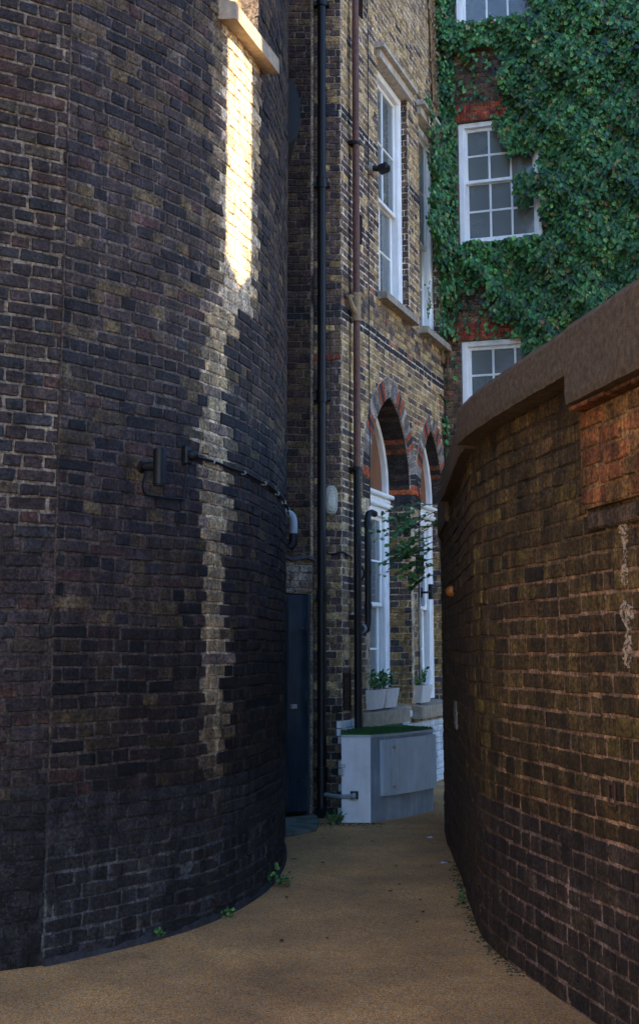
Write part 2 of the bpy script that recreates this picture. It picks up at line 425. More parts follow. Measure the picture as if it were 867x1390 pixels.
def tcol(u, z, r, r2):
    c = pick(TPAL, r); c = mul((c[0]*1.0, c[1]*1.0, c[2]*1.04), .66+.50*r2)
    c = mul(c, 1+.25*sn(u, z, .8))
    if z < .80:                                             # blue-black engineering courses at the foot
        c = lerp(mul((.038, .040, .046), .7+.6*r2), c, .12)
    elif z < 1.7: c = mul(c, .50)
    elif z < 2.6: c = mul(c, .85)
    s = stain_and_sun(u, z)
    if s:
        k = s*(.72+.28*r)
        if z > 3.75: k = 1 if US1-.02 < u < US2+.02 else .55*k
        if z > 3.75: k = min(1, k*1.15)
        c = lerp(c, mul((.72, .62, .46) if z > 3.75 and US1 < u < US2 else ((.62, .48, .28) if r < .55 else ((.46, .36, .22) if r < .82 else (.24, .18, .15))), .75+.5*r2), k)  # palest tone inside the streak is painted sunlight, the rest lime
    return c
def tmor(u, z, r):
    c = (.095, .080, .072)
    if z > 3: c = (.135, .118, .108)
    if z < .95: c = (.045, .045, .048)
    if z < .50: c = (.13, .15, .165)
    if z < .11: c = (.085, .09, .10)
    s = stain_and_sun(u, z)
    if s: c = lerp(c, (.80, .68, .48), s)  # mortar lightened too: lime below, painted sun streak above
    return mul(c, .75+.5*r)
tower = thing('curved_brick_building', 'tall curved building of sooty dark purple brick filling the left side', 'building', (-1.0, 7.0, 0))
W_A = u_ratio(TP, -.080); W_B = u_ratio(TP, -.0535)
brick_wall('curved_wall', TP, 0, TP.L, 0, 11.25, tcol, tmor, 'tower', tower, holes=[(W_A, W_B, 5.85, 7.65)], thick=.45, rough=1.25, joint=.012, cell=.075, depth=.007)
SP = Path([(-3.9, 4.86), (-1.405, 6.418)], False)
SPAL = [(.38, (.046, .037, .040)), (.28, (.058, .043, .042)), (.07, (.070, .042, .036)), (.20, (.036, .037, .042)), (.07, (.08, .065, .048))]
def scol(u, z, r, r2):
    c = mul(pick(SPAL, r), .8+.4*r2)
    if z < .85: c = mul((.03, .03, .034), .7+.6*r2)
    return c
def smor(u, z, r):
    c = (.24, .215, .18) if z > 2.2 else (.085, .075, .07)
    if z < .9: c = (.035, .035, .038)
    return mul(c, .7+.6*r)
brick_wall('flank_wall', lambda u, z, d: SP(u, z, np.asarray(d)-.012), 0, SP.L+.02, 0, 11.25, scol, smor, 'tower', tower, thick=.40, rough=1.2, joint=.014, phase=1)
# lower rendered skirt where the wall meets the path
ms = MB()
n = 90
for i in range(n):
    a, b = TP.L*.82*i/n, TP.L*.82*(i+1)/n
    h0 = .030+.010*sin(i*.7)+.006*sin(i*2.3); h1 = .030+.010*sin((i+1)*.7)+.006*sin((i+1)*2.3)
    ms.hexa([TP(a, 0, .016), TP(b, 0, .016), TP(b, 0, -.02), TP(a, 0, -.02), TP(a, h0, .009), TP(b, h1, .009), TP(b, h1, -.02), TP(a, h0, -.02)])
ms.build('cement_skirt', plain('dark_cement', (.040, .042, .048), .95, .6, 26, 1.6, 45), tower)
# sloping stone sill and the bricks of the recess
win = MB()
SA, SB = u_ratio(TP, -.0890), u_ratio(TP, -.0495)
def CH(u, z, d):
    a = np.array(TP(SA, z, 0)); b = np.array(TP(SB, z, 0)); t = (u-SA)/(SB-SA); e = b-a; e /= np.linalg.norm(e)
    p = a+(b-a)*t if True else a
    return tuple(p+np.array([e[1], -e[0], 0])*(d+.022))
n = 1
for i in range(n):
    a, b = SA+(SB-SA)*i/n, SA+(SB-SA)*(i+1)/n
    win.hexa([CH(a, 5.66, .10), CH(b, 5.66, .10), CH(b, 5.68, -.05), CH(a, 5.68, -.05), CH(a, 5.775, .095), CH(b, 5.775, .095), CH(b, 5.85, -.05), CH(a, 5.85, -.05)])
n = 10
for i in range(n):
    a, b = W_A+(W_B-W_A)*i/n, W_A+(W_B-W_A)*(i+1)/n
    win.hexa([TP(a, 5.78, -.021), TP(b, 5.78, -.021), TP(b, 5.80, -.33), TP(a, 5.80, -.33), TP(a, 5.845, -.021), TP(b, 5.845, -.021), TP(b, 6.20, -.33), TP(a, 6.20, -.33)])
wroot = win.build('window_sill', 'sill_stone', tower)
wf = MB()
wf.fbox(TP, W_A, W_A+.06, 6.1, 7.65, -.36, -.30); wf.fbox(TP, W_B-.06, W_B, 6.1, 7.65, -.36, -.30)
for k in range(7):
    a = W_A+(W_B-W_A)*k/7; b = W_A+(W_B-W_A)*(k+1)/7
    wf.fbox(TP, a, b, 6.18, 6.24, -.36, -.29); wf.fbox(TP, a, b, 7.58, 7.65, -.36, -.30)
wfo = wf.build('window', 'white', tower)
gl = MB()
for k in range(7):
    a = W_A+(W_B-W_A)*k/7; b = W_A+(W_B-W_A)*(k+1)/7
    gl.fbox(TP, a, b, 6.2, 7.6, -.345, -.338)
gl.build('pane', 'glass', wfo)
# far window sill seen edge-on past the curve
hb = MB(); uh = u_ratio(TP, -.0290, TP.L*.62)
hb_u = 4.75
for (za, zb, d) in ((6.02, 6.16, .08), (6.16, 6.46, .125), (6.46, 6.62, .07)):
    pass
outl = [(.0, 6.00), (.085, 6.07), (.125, 6.20), (.125, 6.43), (.07, 6.60), (.0, 6.66)]
def far_hood(uu, wid):
    V = []; 
    for uq in (uu, uu+wid):
        V += [TP(uq, z, d-.01) for d, z in outl]
    k = len(outl)
    F = [tuple(range(k)), tuple(range(2*k-1, k-1, -1))]+[(i, i+k, (i+1) % k+k, (i+1) % k) for i in range(k)]
    return MB().add(V, F)
far_hood(float(np.interp(10.15, TP.y, TP.u)), .55).build('lead_hood', 'black_iron', tower)

# =================================================================== BUILDING WITH THE ARCHED WINDOWS
C0 = (.228, 12.0); AL = hypot(1.372, 3.45); AV = (1.372/AL, 3.45/AL)
FP = Path([C0, (C0[0]+AV[0]*4.3, C0[1]+AV[1]*4.3)], False)
FL = 3.80
A1 = (1.56, .72, 3.45, .98, .95); A2 = (3.19, .51, 3.45, .88, .95)
W1 = (1.20, 2.30, 5.56, 8.32); W2 = (2.80, 3.62, 5.56, 8.32)
fac = thing('yellow_brick_building', 'tall yellow stock brick building with two pointed arch windows, along the alley', 'building', (.228, 12.0, 0))
FPAL = [(.28, (.40, .305, .145)), (.24, (.31, .235, .115)), (.16, (.21, .16, .10)), (.12, (.12, .092, .08)), (.07, (.065, .056, .056)), (.13, (.48, .38, .19))]
DPAL = [(.30, (.105, .075, .070)), (.24, (.08, .062, .064)), (.18, (.15, .11, .075)), (.14, (.052, .048, .054)), (.14, (.19, .145, .09))]
def band(z):
    return 7.125 < z < 7.275 or 4.95 < z < 5.10
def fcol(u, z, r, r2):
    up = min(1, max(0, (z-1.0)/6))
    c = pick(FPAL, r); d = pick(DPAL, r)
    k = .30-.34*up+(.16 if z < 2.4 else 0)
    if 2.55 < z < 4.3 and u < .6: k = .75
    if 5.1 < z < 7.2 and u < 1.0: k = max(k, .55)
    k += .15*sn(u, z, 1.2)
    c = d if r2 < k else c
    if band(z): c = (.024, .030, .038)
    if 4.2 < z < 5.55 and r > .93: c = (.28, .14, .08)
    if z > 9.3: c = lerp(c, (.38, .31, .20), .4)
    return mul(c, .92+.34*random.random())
def fmor(u, z, r):
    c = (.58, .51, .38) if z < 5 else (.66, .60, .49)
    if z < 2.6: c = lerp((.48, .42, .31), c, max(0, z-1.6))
    if z > 5.1 and z < 5.5: c = (.16, .14, .12)
    return mul(c, .8+.4*r)
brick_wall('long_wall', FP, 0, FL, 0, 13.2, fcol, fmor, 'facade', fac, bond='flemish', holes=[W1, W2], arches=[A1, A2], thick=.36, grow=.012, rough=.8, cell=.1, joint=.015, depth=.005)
# the end facing down the alley
EP = Path([(-.062, 12.0), (.228, 12.0)], False)
def pcol(u, z, r, r2):
    if band(z): return mul((.026, .032, .04), .8+.4*r2)
    pal = DPAL if (r2 < .8 if 3.0 < z < 7.2 else r2 < .55) else FPAL
    c = mul(pick(pal, r), .8+.35*random.random())
    if z < 1.05: c = mul(c, .45)
    if abs(z-4.55) < .04: c = (.22, .06, .035)
    return c
def pmor(u, z, r):
    if u < .004: return (.05, .043, .04)
    c = (.40, .34, .25) if (z < 3.2 or z > 7.3) else (.24, .20, .17)
    if z < 1.0: c = (.17, .17, .165)
    return mul(c, .75+.5*r)
brick_wall('end_wall', EP, 0, .29, 0, 13.2, pcol, pmor, 'facade', fac, bond='english', thick=.30, rough=.9, cell=.05)
BP = Path([(-1.75, 12.05), (-.060, 12.05)], False)
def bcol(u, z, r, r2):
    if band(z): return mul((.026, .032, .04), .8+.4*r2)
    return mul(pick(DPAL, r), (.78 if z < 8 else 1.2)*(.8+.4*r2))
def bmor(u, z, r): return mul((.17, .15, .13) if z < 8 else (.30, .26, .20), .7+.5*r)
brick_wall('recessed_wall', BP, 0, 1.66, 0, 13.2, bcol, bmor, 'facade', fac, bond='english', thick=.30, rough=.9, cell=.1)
# brick reveals of the openings (far jambs face down the alley)
def jcol_y(u, z, r, r2):
    return mul((.30, .20, .075) if r < .66 and z < 2.9 else ((.12, .09, .08) if r < .85 else (.06, .055, .06)), .75+.5*r2)
def jcol_d(u, z, r, r2): return mul(pick(DPAL, r), .8+.5*r2)
def jamb(uj, z0, z1, dep, cf, nm='window_reveal'):
    P = Path([FP(uj, 0, -dep)[:2], FP(uj, 0, 0)[:2]], False)
    brick_wall(nm, P, 0, dep, z0, z1, cf, fmor, 'facade', fac, bond='english', thick=.05, rough=.8, cell=.05, joint=.013)
jamb(A1[0]+A1[1], .95, 3.42, .325, jcol_y); jamb(A2[0]+A2[1], .95, 3.42, .325, jcol_y)
jamb(W1[1], W1[2], W1[3], .11, jcol_d); jamb(W2[1], W2[2], W2[3], .11, jcol_d)

# pointed arches: ring of rubbed bricks, soffit
def arch_ring(A, thick=.235):
    c, w, zs, h, z0 = A; R = (w*w+h*h)/(2*w); tha = acos((w-R)/R)
    m = MB(); n = int(round((pi-tha)*(R+.08)/.066))
    bed = MB()
    for side in (-1, 1):
        cx = -w+R
        for i in range(n):
            t0 = pi-(pi-tha)*i/n; t1 = pi-(pi-tha)*(i+1)/n
            f = (i+.5)/n
            red = any(abs(i-int(n*q)-o) < .5 for q in (.34, .74) for o in (0, 2)); blk = any(abs(i-int(n*q)-1) < .5 for q in (.34, .74))
            if i in (0,): red = True
            if i in (1, 2): blk = True; red = False
            col = (.36, .085, .035) if red else ((.03, .034, .042) if blk else random.choice([(.19, .19, .19), (.28, .27, .25), (.12, .125, .14), (.22, .19, .16), (.34, .32, .28)]))
            col = mul(col, random.uniform(.8, 1.2)); g = .0042
            for (r0, r1) in (((R, R+thick),) if (red or blk or i % 2) else ((R, R+thick*.5), (R+thick*.5, R+thick))):
                pts = []
                for (rr, tt, gg) in ((r0+g, t0, -1), (r1-g, t0, -1), (r1-g, t1, 1), (r0+g, t1, 1)):
                    tt = tt+gg*g/rr*1.0
                    uu = cx+rr*cos(tt); zz = zs+rr*sin(tt); uu = min(uu, -.003)
                    pts.append((c+side*(-1)*(-uu) if False else (c+uu if side < 0 else c-uu), zz))
                if side > 0: pts = pts[::-1]
                fr = random.uniform(.006, .010)
                V = [FP(a, b, -.05) for a, b in pts]+[FP(a, b, fr) for a, b in pts]
                m.add(V, [(0, 3, 2, 1), (4, 5, 6, 7), (0, 1, 5, 4), (1, 2, 6, 5), (2, 3, 7, 6), (3, 0, 4, 7)], col)
            pts = []
            for (rr, tt) in ((R-.0, t0), (R+thick+.006, t0), (R+thick+.006, t1), (R-.0, t1)):
                uu = min(cx+rr*cos(tt), 0); pts.append((c+uu if side < 0 else c-uu, zs+rr*sin(tt)))
            if side > 0: pts = pts[::-1]
            V = [FP(a, b, -.012) for a, b in pts]+[FP(a, b, .0035) for a, b in pts]
            m.add(V, [(0, 3, 2, 1), (4, 5, 6, 7), (0, 1, 5, 4), (1, 2, 6, 5), (2, 3, 7, 6), (3, 0, 4, 7)], mul((.46, .43, .37), random.uniform(.8, 1.15)))
    # soffit bricks: courses banded red and black across the thickness
    for side in (-1, 1):
        cx = -w+R
        for i in range(n):
            t0 = pi-(pi-tha)*i/n; t1 = pi-(pi-tha)*(i+1)/n
            cc = (.028, .024, .024) if random.random() < .75 else (.06, .045, .035)
            if side > 0 and any(abs(i-int(n*q)-o) < .5 for q in (.34,) for o in (0, 2)): cc = (.24, .08, .035)
            for (da, db) in ((-.355, -.186), (-.184, -.014)):
                pts = []
                for (rr, tt) in ((R-.006, t0-.001), (R+.03, t0-.001), (R+.03, t1+.001), (R-.006, t1+.001)):
                    uu = min(cx+rr*cos(tt), -.001); pts.append((c+uu if side < 0 else c-uu, zs+rr*sin(tt)))
                if side > 0: pts = pts[::-1]
                V = [FP(a, b, da) for a, b in pts]+[FP(a, b, db) for a, b in pts]
                m.add(V, [(0, 3, 2, 1), (4, 5, 6, 7), (0, 1, 5, 4), (1, 2, 6, 5), (2, 3, 7, 6), (3, 0, 4, 7)], mul(cc, random.uniform(.7, 1.3)))
    m.build('arch_ring', 'facade', fac, col=True)
arch_ring(A1); arch_ring(A2, .20)
# moulded red impost between the arches, black-brick caps under it
ib = MB()
ua, ub = A1[0]+A1[1], A2[0]-A2[1]
for k in range(4):
    a = ua-.012+(ub-ua+.02)*k/4; b = ua-.012+(ub-ua+.02)*(k+1)/4-.006
    ib.bbox(FP, a, b, 3.40, 3.455, -.27, .035, .012, mul((.42, .11, .035), random.uniform(.85, 1.15)))
for (z0, z1) in ((3.255, 3.32), (3.33, 3.393)):
    for k in range(2):
        a = ua-.008+(ub-ua+.012)*k/2; b = ua-.008+(ub-ua+.012)*(k+1)/2-.008
        ib.bbox(FP, a, b, z0, z1, -.20, .012, .006, mul((.028, .032, .040), random.uniform(.8, 1.2)))
ib.build('impost_band', 'facade', fac, col=True)
ib = MB()
for k in range(2):
    a = A1[0]-A1[1]-.235+.112*k; ib.bbox(FP, a, a+.105, 3.40, 3.455, -.05, .014, .008, mul((.38, .09, .035), random.uniform(.85, 1.15)))
    for (z0, z1) in ((3.18, 3.245), (3.255, 3.32), (3.33, 3.393)):
        ib.bbox(FP, a, a+.105, z0, z1, -.05, .006, .006, mul((.028, .032, .040), random.uniform(.8, 1.2)))
ib.build('impost_band', 'facade', fac, col=True)

def sash(parent, F, u0, u1, z0, z1, zm, d, cols=2, rows=2, name='window', backing='blind', fr=.07, st=.05, bars=.022, mat='white'):
    """box-frame sash window seen from outside"""
    m = MB()
    m.bbox(F, u0, u0+fr, z0, z1, d-.12, d+.02); m.bbox(F, u1-fr, u1, z0, z1, d-.12, d+.02)
    m.bbox(F, u0+fr, u1-fr, z1-fr, z1, d-.12, d+.02)
    m.hexa([F(u0+fr, z0, d+.05), F(u1-fr, z0, d+.05), F(u1-fr, z0, d-.12), F(u0+fr, z0, d-.12), F(u0+fr, z0+.035, d+.05), F(u1-fr, z0+.035, d+.05), F(u1-fr, z0+.06, d-.12), F(u0+fr, z0+.06, d-.12)])
    m.bbox(F, u0+fr-.002, u0+fr+.018, z0+.05, z1-fr, d-.03, d+.008); m.bbox(F, u1-fr-.018, u1-fr+.002, z0+.05, z1-fr, d-.03, d+.008)
    w = m.build(name, mat, parent)
    a0, a1 = u0+fr, u1-fr
    for nm, s0, s1, dd in (('upper_sash', zm, z1-fr, d-.035), ('lower_sash', z0+.055, zm+.035, d-.08)):
        m = MB()
        bt = .075 if nm == 'lower_sash' else .045
        m.bbox(F, a0, a0+st, s0, s1, dd-.035, dd); m.bbox(F, a1-st, a1, s0, s1, dd-.035, dd)
        m.bbox(F, a0+st, a1-st, s0, s0+bt, dd-.035, dd+.002); m.bbox(F, a0+st, a1-st, s1-.045, s1, dd-.035, dd+.001)
        g0, g1 = a0+st, a1-st; h0, h1 = s0+bt, s1-.045
        for k in range(1, cols):
            x = g0+(g1-g0)*k/cols; m.bbox(F, x-bars/2, x+bars/2, h0, h1, dd-.03, dd-.004, .005)
        for k in range(1, rows):
            z = h0+(h1-h0)*k/rows; m.bbox(F, g0, g1, z-bars/2, z+bars/2, dd-.031, dd-.005, .005)
        s = m.build(nm, mat, w)
        m = MB().fbox(F, g0-.005, g1+.005, h0-.005, h1+.005, dd-.022, dd-.017); m.build('pane', 'glass', w)
    if backing:
        MB().fbox(F, u0+.01, u1-.01, z0+.01, z1-.01, d-.175, d-.165).build('blind', backing, w)
    return w

w = sash(fac, FP, W1[0]+.005, W1[1]-.005, W1[2]+.02, W1[3]-.005, 6.78, -.095, 2, 2, fr=.085, backing='curtain')
w['label'] = 'tall white sash window, the nearer of the two upper ones'
w = sash(fac, FP, W2[0]+.005, W2[1]-.005, W2[2]+.02, W2[3]-.005, 6.78, -.095, 2, 2, fr=.085, backing='curtain')
w['label'] = 'tall white sash window partly behind ivy'
# hood stones and sills
for (W, x0, x1) in ((W1, W1[0]-.06, W1[1]+.09), (W2, W2[0]-.07, FL+.0)):
    m = MB()
    m.hexa([FP(x0, 8.325, .05), FP(x1, 8.325, .05), FP(x1, 8.325, -.10), FP(x0, 8.325, -.10), FP(x0, 8.43, .05), FP(x1, 8.43, .05), FP(x1, 8.43, -.10), FP(x0, 8.43, -.10)])
    m.hexa([FP(x0-.03, 8.432, .11), FP(x1+.03, 8.432, .11), FP(x1+.03, 8.432, -.05), FP(x0-.03, 8.432, -.05), FP(x0-.03, 8.475, .11), FP(x1+.03, 8.475, .11), FP(x1+.03, 8.53, -.05), FP(x0-.03, 8.53, -.05)])
    m.build('hood_stone', 'hood_stone', fac)
    m = MB()
    m.hexa([FP(x0, 5.465, .11), FP(x1, 5.465, .11), FP(x1, 5.465, -.10), FP(x0, 5.465, -.10), FP(x0, 5.545, .11), FP(x1, 5.545, .11), FP(x1, 5.578, -.10), FP(x0, 5.578, -.10)])
    m.build('window_sill', 'stone', fac)
# ground floor windows with cornice transom and boarded tympanum
for (A, lab) in ((A1, 'nearer arched window with brown board above the white cornice'), (A2, 'farther arched window half behind the right wall')):
    c, wd, zs, h, z0 = A; d = -.285 if A is A1 else -.17
    w = sash(fac, FP, c-wd+.006, c+wd-.006, .99, 3.22, 2.08, d, 2, 2, fr=.10, st=.055, backing='curtain'); w['label'] = lab
    m = MB()
    m.bbox(FP, c-wd+.008, c+wd-.008, 3.222, 3.275, d-.12, d+.07, .012); m.bbox(FP, c-wd+.008, c+wd-.008, 3.277, 3.335, d-.12, d+.05, .02)
    m.bbox(FP, c-wd+.008, c+wd-.008, 3.337, 3.385, d-.12, d+.095, .012)
    m.build('cornice', 'white', w)
    R = (wd*wd+h*h)/(2*wd); tha = acos((wd-R)/R); n = 18
    m = MB(); b = MB()
    for side in (-1, 1):
        pr = None
        for i in range(n+1):
            t = pi-(pi-tha)*i/n
            o = (min(-wd+R+(R-.008)*cos(t), 0), zs+(R-.008)*sin(t)); q = (min(-wd+R+(R-.085)*cos(t), 0), zs+(R-.085)*sin(t))
            if i == 0: o = (o[0], 3.387); q = (q[0], 3.387)
            if pr:
                P4 = [pr[0], o, q, pr[1]]
                P4 = [(c+a if side < 0 else c-a, z) for a, z in P4]
                if side > 0: P4 = P4[::-1]
                m.add([FP(a, z, d-.10) for a, z in P4]+[FP(a, z, d+.02) for a, z in P4], [(0, 3, 2, 1), (4, 5, 6, 7), (0, 1, 5, 4), (1, 2, 6, 5), (2, 3, 7, 6), (3, 0, 4, 7)])
                P3 = [(0, 3.387), pr[1], q]; P3 = [(c+a if side < 0 else c-a, z) for a, z in P3]
                if side > 0: P3 = P3[::-1]
                b.add([FP(a, z, d-.06) for a, z in P3]+[FP(a, z, d-.04) for a, z in P3], [(2, 1, 0), (3, 4, 5), (0, 1, 4, 3), (1, 2, 5, 4), (2, 0, 3, 5)])
            pr = (o, q)
    m.build('arched_head', 'white', w); b.build('tympanum', 'tympanum', w)
    # sill
    x0, x1 = (c-wd-.34, c+wd-.48) if A is A1 else (c-wd-.42, c+wd+.04)
    m = MB()
    m.hexa([FP(x0, .80, .12), FP(x1, .80, .12), FP(x1, .80, -.25), FP(x0, .80, -.25), FP(x0, .94, .12), FP(x1, .94, .12), FP(x1, .985, -.25), FP(x0, .985, -.25)])
    m.build('window_sill', 'sill_stone', fac)
# painted plinth below the sills
m = MB()
for r in range(12):
    z = .0+r*.075
    k = 0; u = -.0 if r % 2 else -.11
    while u < FL:
        a = max(u, .0); b = min(u+.225, FL); u += .225
        if z+.07 > .79 and (b > A1[0]-A1[1]-.28 and a < A1[0]+A1[1]-.48 or b > A2[0]-A2[1]-.42): continue
        if b-a > .03: m.bbox(FP, a+.002, b-.002, z+.002, z+.073, -.03, .010+random.uniform(0, .003), .009)
m.build('painted_plinth', 'paint_plinth', fac)
for r in range(12):
    if random.random() < .6: MB().bbox(EP, .22+random.uniform(0, .03), .283, r*.075+.006, r*.075+.070, -.01, .006, .005).build('flaking_paint', 'paint_plinth', fac)

# =================================================================== IVY-COVERED BUILDING AT THE END
D0 = FP(FL, 0, 0)[:2]; BV = (cos(radians(17)), -sin(radians(17)))
IP = Path([(D0[0]-BV[0]*.5, D0[1]-BV[1]*.5), (D0[0]+BV[0]*6.5, D0[1]+BV[1]*6.5)], False)
IO = .5
ivb = thing('ivy_clad_building', 'brick building at the end of the alley almost hidden under ivy, white sash windows', 'building', (3, 15, 0))
IW = [(IO+.235, IO+1.33, 3.90, 5.60), (IO+.235, IO+1.33, 6.90, 8.62), (IO+.235, IO+1.33, 9.98, 11.7)]
IPAL = [(.3, (.16, .11, .07)), (.25, (.11, .08, .065)), (.2, (.22, .17, .10)), (.15, (.07, .06, .06)), (.10, (.20, .09, .06))]
def icol(u, z, r, r2): return mul(pick(IPAL, r), .8+.4*r2)
def imor(u, z, r): return mul((.17, .145, .12), .75+.5*r)
brick_wall('wall', IP, 0, 7.0, 0, 13.8, icol, imor, 'facade', ivb, bond='english', holes=IW, thick=.35, rough=.9, cell=.25, joint=.012)
for k, (a, b, z0, z1) in enumerate(IW):
    w = sash(ivb, IP, a+.003, b-.003, z0+.003, z1-.003, (z0+z1)/2+.02, -.055, 3, 2, fr=.07, st=.045, bars=.028, backing='warm_reflection' if k == 2 else 'blind')  # topmost window gets the painted warm reflection as its backing
    w['label'] = ('lowest white sash window, above the coping', 'middle white sash window with grey blinds', 'topmost white sash window cut off by the picture edge')[k]
    m = MB(); z = z1+.004
    nb = 17; x0 = a-.12; x1 = b+.12
    for r in (0, 1):
        for q in range(nb):
            p0 = x0+(x1-x0)*q/nb; p1 = x0+(x1-x0)*(q+1)/nb-.009
            m.bbox(IP, p0, p1, z+r*.118+.008, z+(r+1)*.118, -.10, .014+random.uniform(0, .003), .006, mul(random.choice([(.33, .065, .035), (.27, .055, .03), (.40, .10, .05)]), random.uniform(.75, 1.15)))
    m.box
    m.fbox(IP, x0-.004, x1, z, z+.24, -.11, .008, (.22, .13, .10))
    m.build('red_lintel', 'red_lintel', ivb, col=True)
    m = MB(); m.bbox(IP, a-.06, b+.06, z0-.09, z0-.004, -.12, .06, .012); m.build('window_sill', 'stone', ivb)

# =================================================================== LOW BRICK STORE WITH THE NAVY DOOR
shed = thing('brick_store', 'low brick lean-to with lead flashing squeezed behind the curved building', 'outbuilding', (-.2, 11.7, 0))
QP = Path([(-.95, 11.20), (-.062, 11.90)], False)
dn = SPc = QP.L
def qcol(u, z, r, r2): return mul((.30, .27, .21) if r < .6 else (.20, .15, .10), .75+.4*r2)
def qmor(u, z, r): return mul((.30, .28, .24), .8+.3*r)
D_A, D_B = QP.L-.72, QP.L-.035
brick_wall('wall', QP, 0, QP.L, 0, 2.475, qcol, qmor, 'facade', shed, bond='english', holes=[(D_A, D_B, -.1, 2.13)], thick=.12, rough=1.1, cell=.2, joint=.014)
m = MB()
n = 12
for i in range(n):
    a, b = QP.L*i/n, QP.L*(i+1)/n-.004
    e0 = .02*sin(i*1.9); e1 = .02*sin((i+1)*1.9)
    m.hexa([QP(a, 2.46+e0, .045), QP(b, 2.46+e1, .045), QP(b, 2.47, -.20), QP(a, 2.47, -.20), QP(a, 2.49+e0, .045), QP(b, 2.49+e1, .045), QP(b, 2.50, -.20), QP(a, 2.50, -.20)])
m.build('lead_flashing', 'lead', shed)
m = MB()
mid = D_B-.30
m.bbox(QP, D_A+.004, mid-.004, .06, 2.12, -.07, -.02, .006); 
dl = m.build('door', 'navy', shed)
m = MB().bbox(QP, mid, D_B-.03, .06, 2.12, -.07, -.015, .006); m.bbox(QP, mid+.03, mid+.055, .06, 2.09, -.02, -.002, .004)
dr = m.build('door', 'navy', shed)
for z in (.30, 1.10, 1.75):
    m = MB(); m.tube([QP(D_B-.05, z, .0), QP(D_B-.05, z+.09, .0)], .009, 8); m.bbox(QP, D_B-.12, D_B-.05, z+.03, z+.055, -.016, -.006, .002)
    m.build('hinge', 'navy', dr, smooth=True)
m = MB(); m.bbox(QP, mid+.07, mid+.13, 1.03, 1.07, -.016, .018, .004); m.build('handle', 'galv', dr)
m = MB(); m.bbox(QP, D_B-.03, D_B-.004, .0, 2.125, -.08, .006, .004); m.build('door_frame', 'navy', shed)
m = MB().prism([(-.62, 10.70), (-.30, 10.60), (-.03, 10.98), (.00, 11.42), (-.03, 11.88), (-.30, 11.68), (-.9, 11.2)], .004, .028)
m.build('threshold_slab', 'concrete', shed)

# =================================================================== RIGHT-HAND CURVED BOUNDARY WALL
RPTS = [(4.5, 12.35), (2.2, 12.05), (1.42, 11.75), (1.155, 11.25), (1.068, 10.54), (1.0, 8.95), (.935, 7.75), (.908, 7.05), (.955, 6.55), (1.075, 5.95), (1.19, 5.45), (1.31, 4.85), (1.43, 4.1), (1.50, 3.0), (1.52, 1.0), (1.52, -6.0)]
RP = Path(RPTS)
def uy(y):
    """arc length on the alley face at a given y"""
    i = np.argmin(np.abs(RP.y-y)+(RP.u < 3.0)*10); return float(RP.u[i])
U7, U56, UE = uy(7.05), uy(5.33), uy(2.2)
rwall = thing('curved_boundary_wall', 'head-high curved wall of stained brown brick with rendered coping, right of the path', 'wall', (1.1, 7.0, 0))
RPAL = [(.34, (.105, .064, .026)), (.28, (.088, .052, .023)), (.20, (.066, .040, .021)), (.08, (.150, .098, .030)), (.06, (.040, .027, .018)), (.04, (.13, .068, .03))]
def rcol(u, z, r, r2):
    c = pick(RPAL, r); c = mul((c[0]*1.08, c[1]*1.20, c[2]*1.05), .75+.5*r2)
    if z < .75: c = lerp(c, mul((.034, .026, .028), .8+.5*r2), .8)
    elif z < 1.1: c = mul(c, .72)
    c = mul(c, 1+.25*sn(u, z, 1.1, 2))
    if u < U7-.3: c = mul(lerp(c, (.06, .045, .035), .45), .9)  # shade past the bend painted into the brick colour
    return c
def rmor(u, z, r):
    c = (.17, .115, .060)
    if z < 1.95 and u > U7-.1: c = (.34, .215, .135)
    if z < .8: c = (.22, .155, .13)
    if u < U7+.5: c = (.13, .09, .06)  # mortar darkened round the bend, painted shade
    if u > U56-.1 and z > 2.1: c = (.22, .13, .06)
    if z > 2.3 and u < U56: c = (.05, .035, .022)  # shadow under the coping painted into the mortar
    return mul(c, .7+.6*r)
def rtop(u): return 2.66 if u > U56 else 2.76
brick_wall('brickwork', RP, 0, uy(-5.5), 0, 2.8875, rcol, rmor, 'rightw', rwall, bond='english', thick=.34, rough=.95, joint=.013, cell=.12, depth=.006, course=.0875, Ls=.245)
# projecting red patch of rebuilt brickwork under the near coping
def redc(u, z, r, r2): return mul((.25, .10, .038) if r < .6 else ((.24, .13, .045) if r < .85 else (.14, .07, .035)), .75+.5*r2)
def redm(u, z, r): return mul((.28, .17, .07), .7+.5*r)
brick_wall('rebuilt_red_patch', lambda u, z, d: RP(u, z, np.asarray(d)+.034), U56-.055, UE, 2.215, 2.653, redc, redm, 'rightw', rwall, bond='english', thick=.03, rough=1.6, joint=.015, cell=.1, depth=.008, course=.0875, Ls=.245)
# creasing tiles, broken ledge under the patch
m = MB()
u = U56-.02
while u < UE:
    l = random.uniform(.16, .24)
    m.bbox(RP, u, u+l-.006, 2.656+random.uniform(-.004, .004), 2.676, -.05, .085+random.uniform(-.012, .012), .006, mul((.20, .085, .04), random.uniform(.6, 1.2)))
    u += l
u = U56-.03
while u < UE:
    l = random.uniform(.12, .3)
    m.bbox(RP, u, u+l-.01, 2.125+random.uniform(-.01, .012), 2.196, -.05, .022+random.uniform(-.014, .014), .01, mul((.10, .07, .045), random.uniform(.5, 1.3)))
    u += l
m.build('creasing_tiles', 'rightw', rwall, col=True)
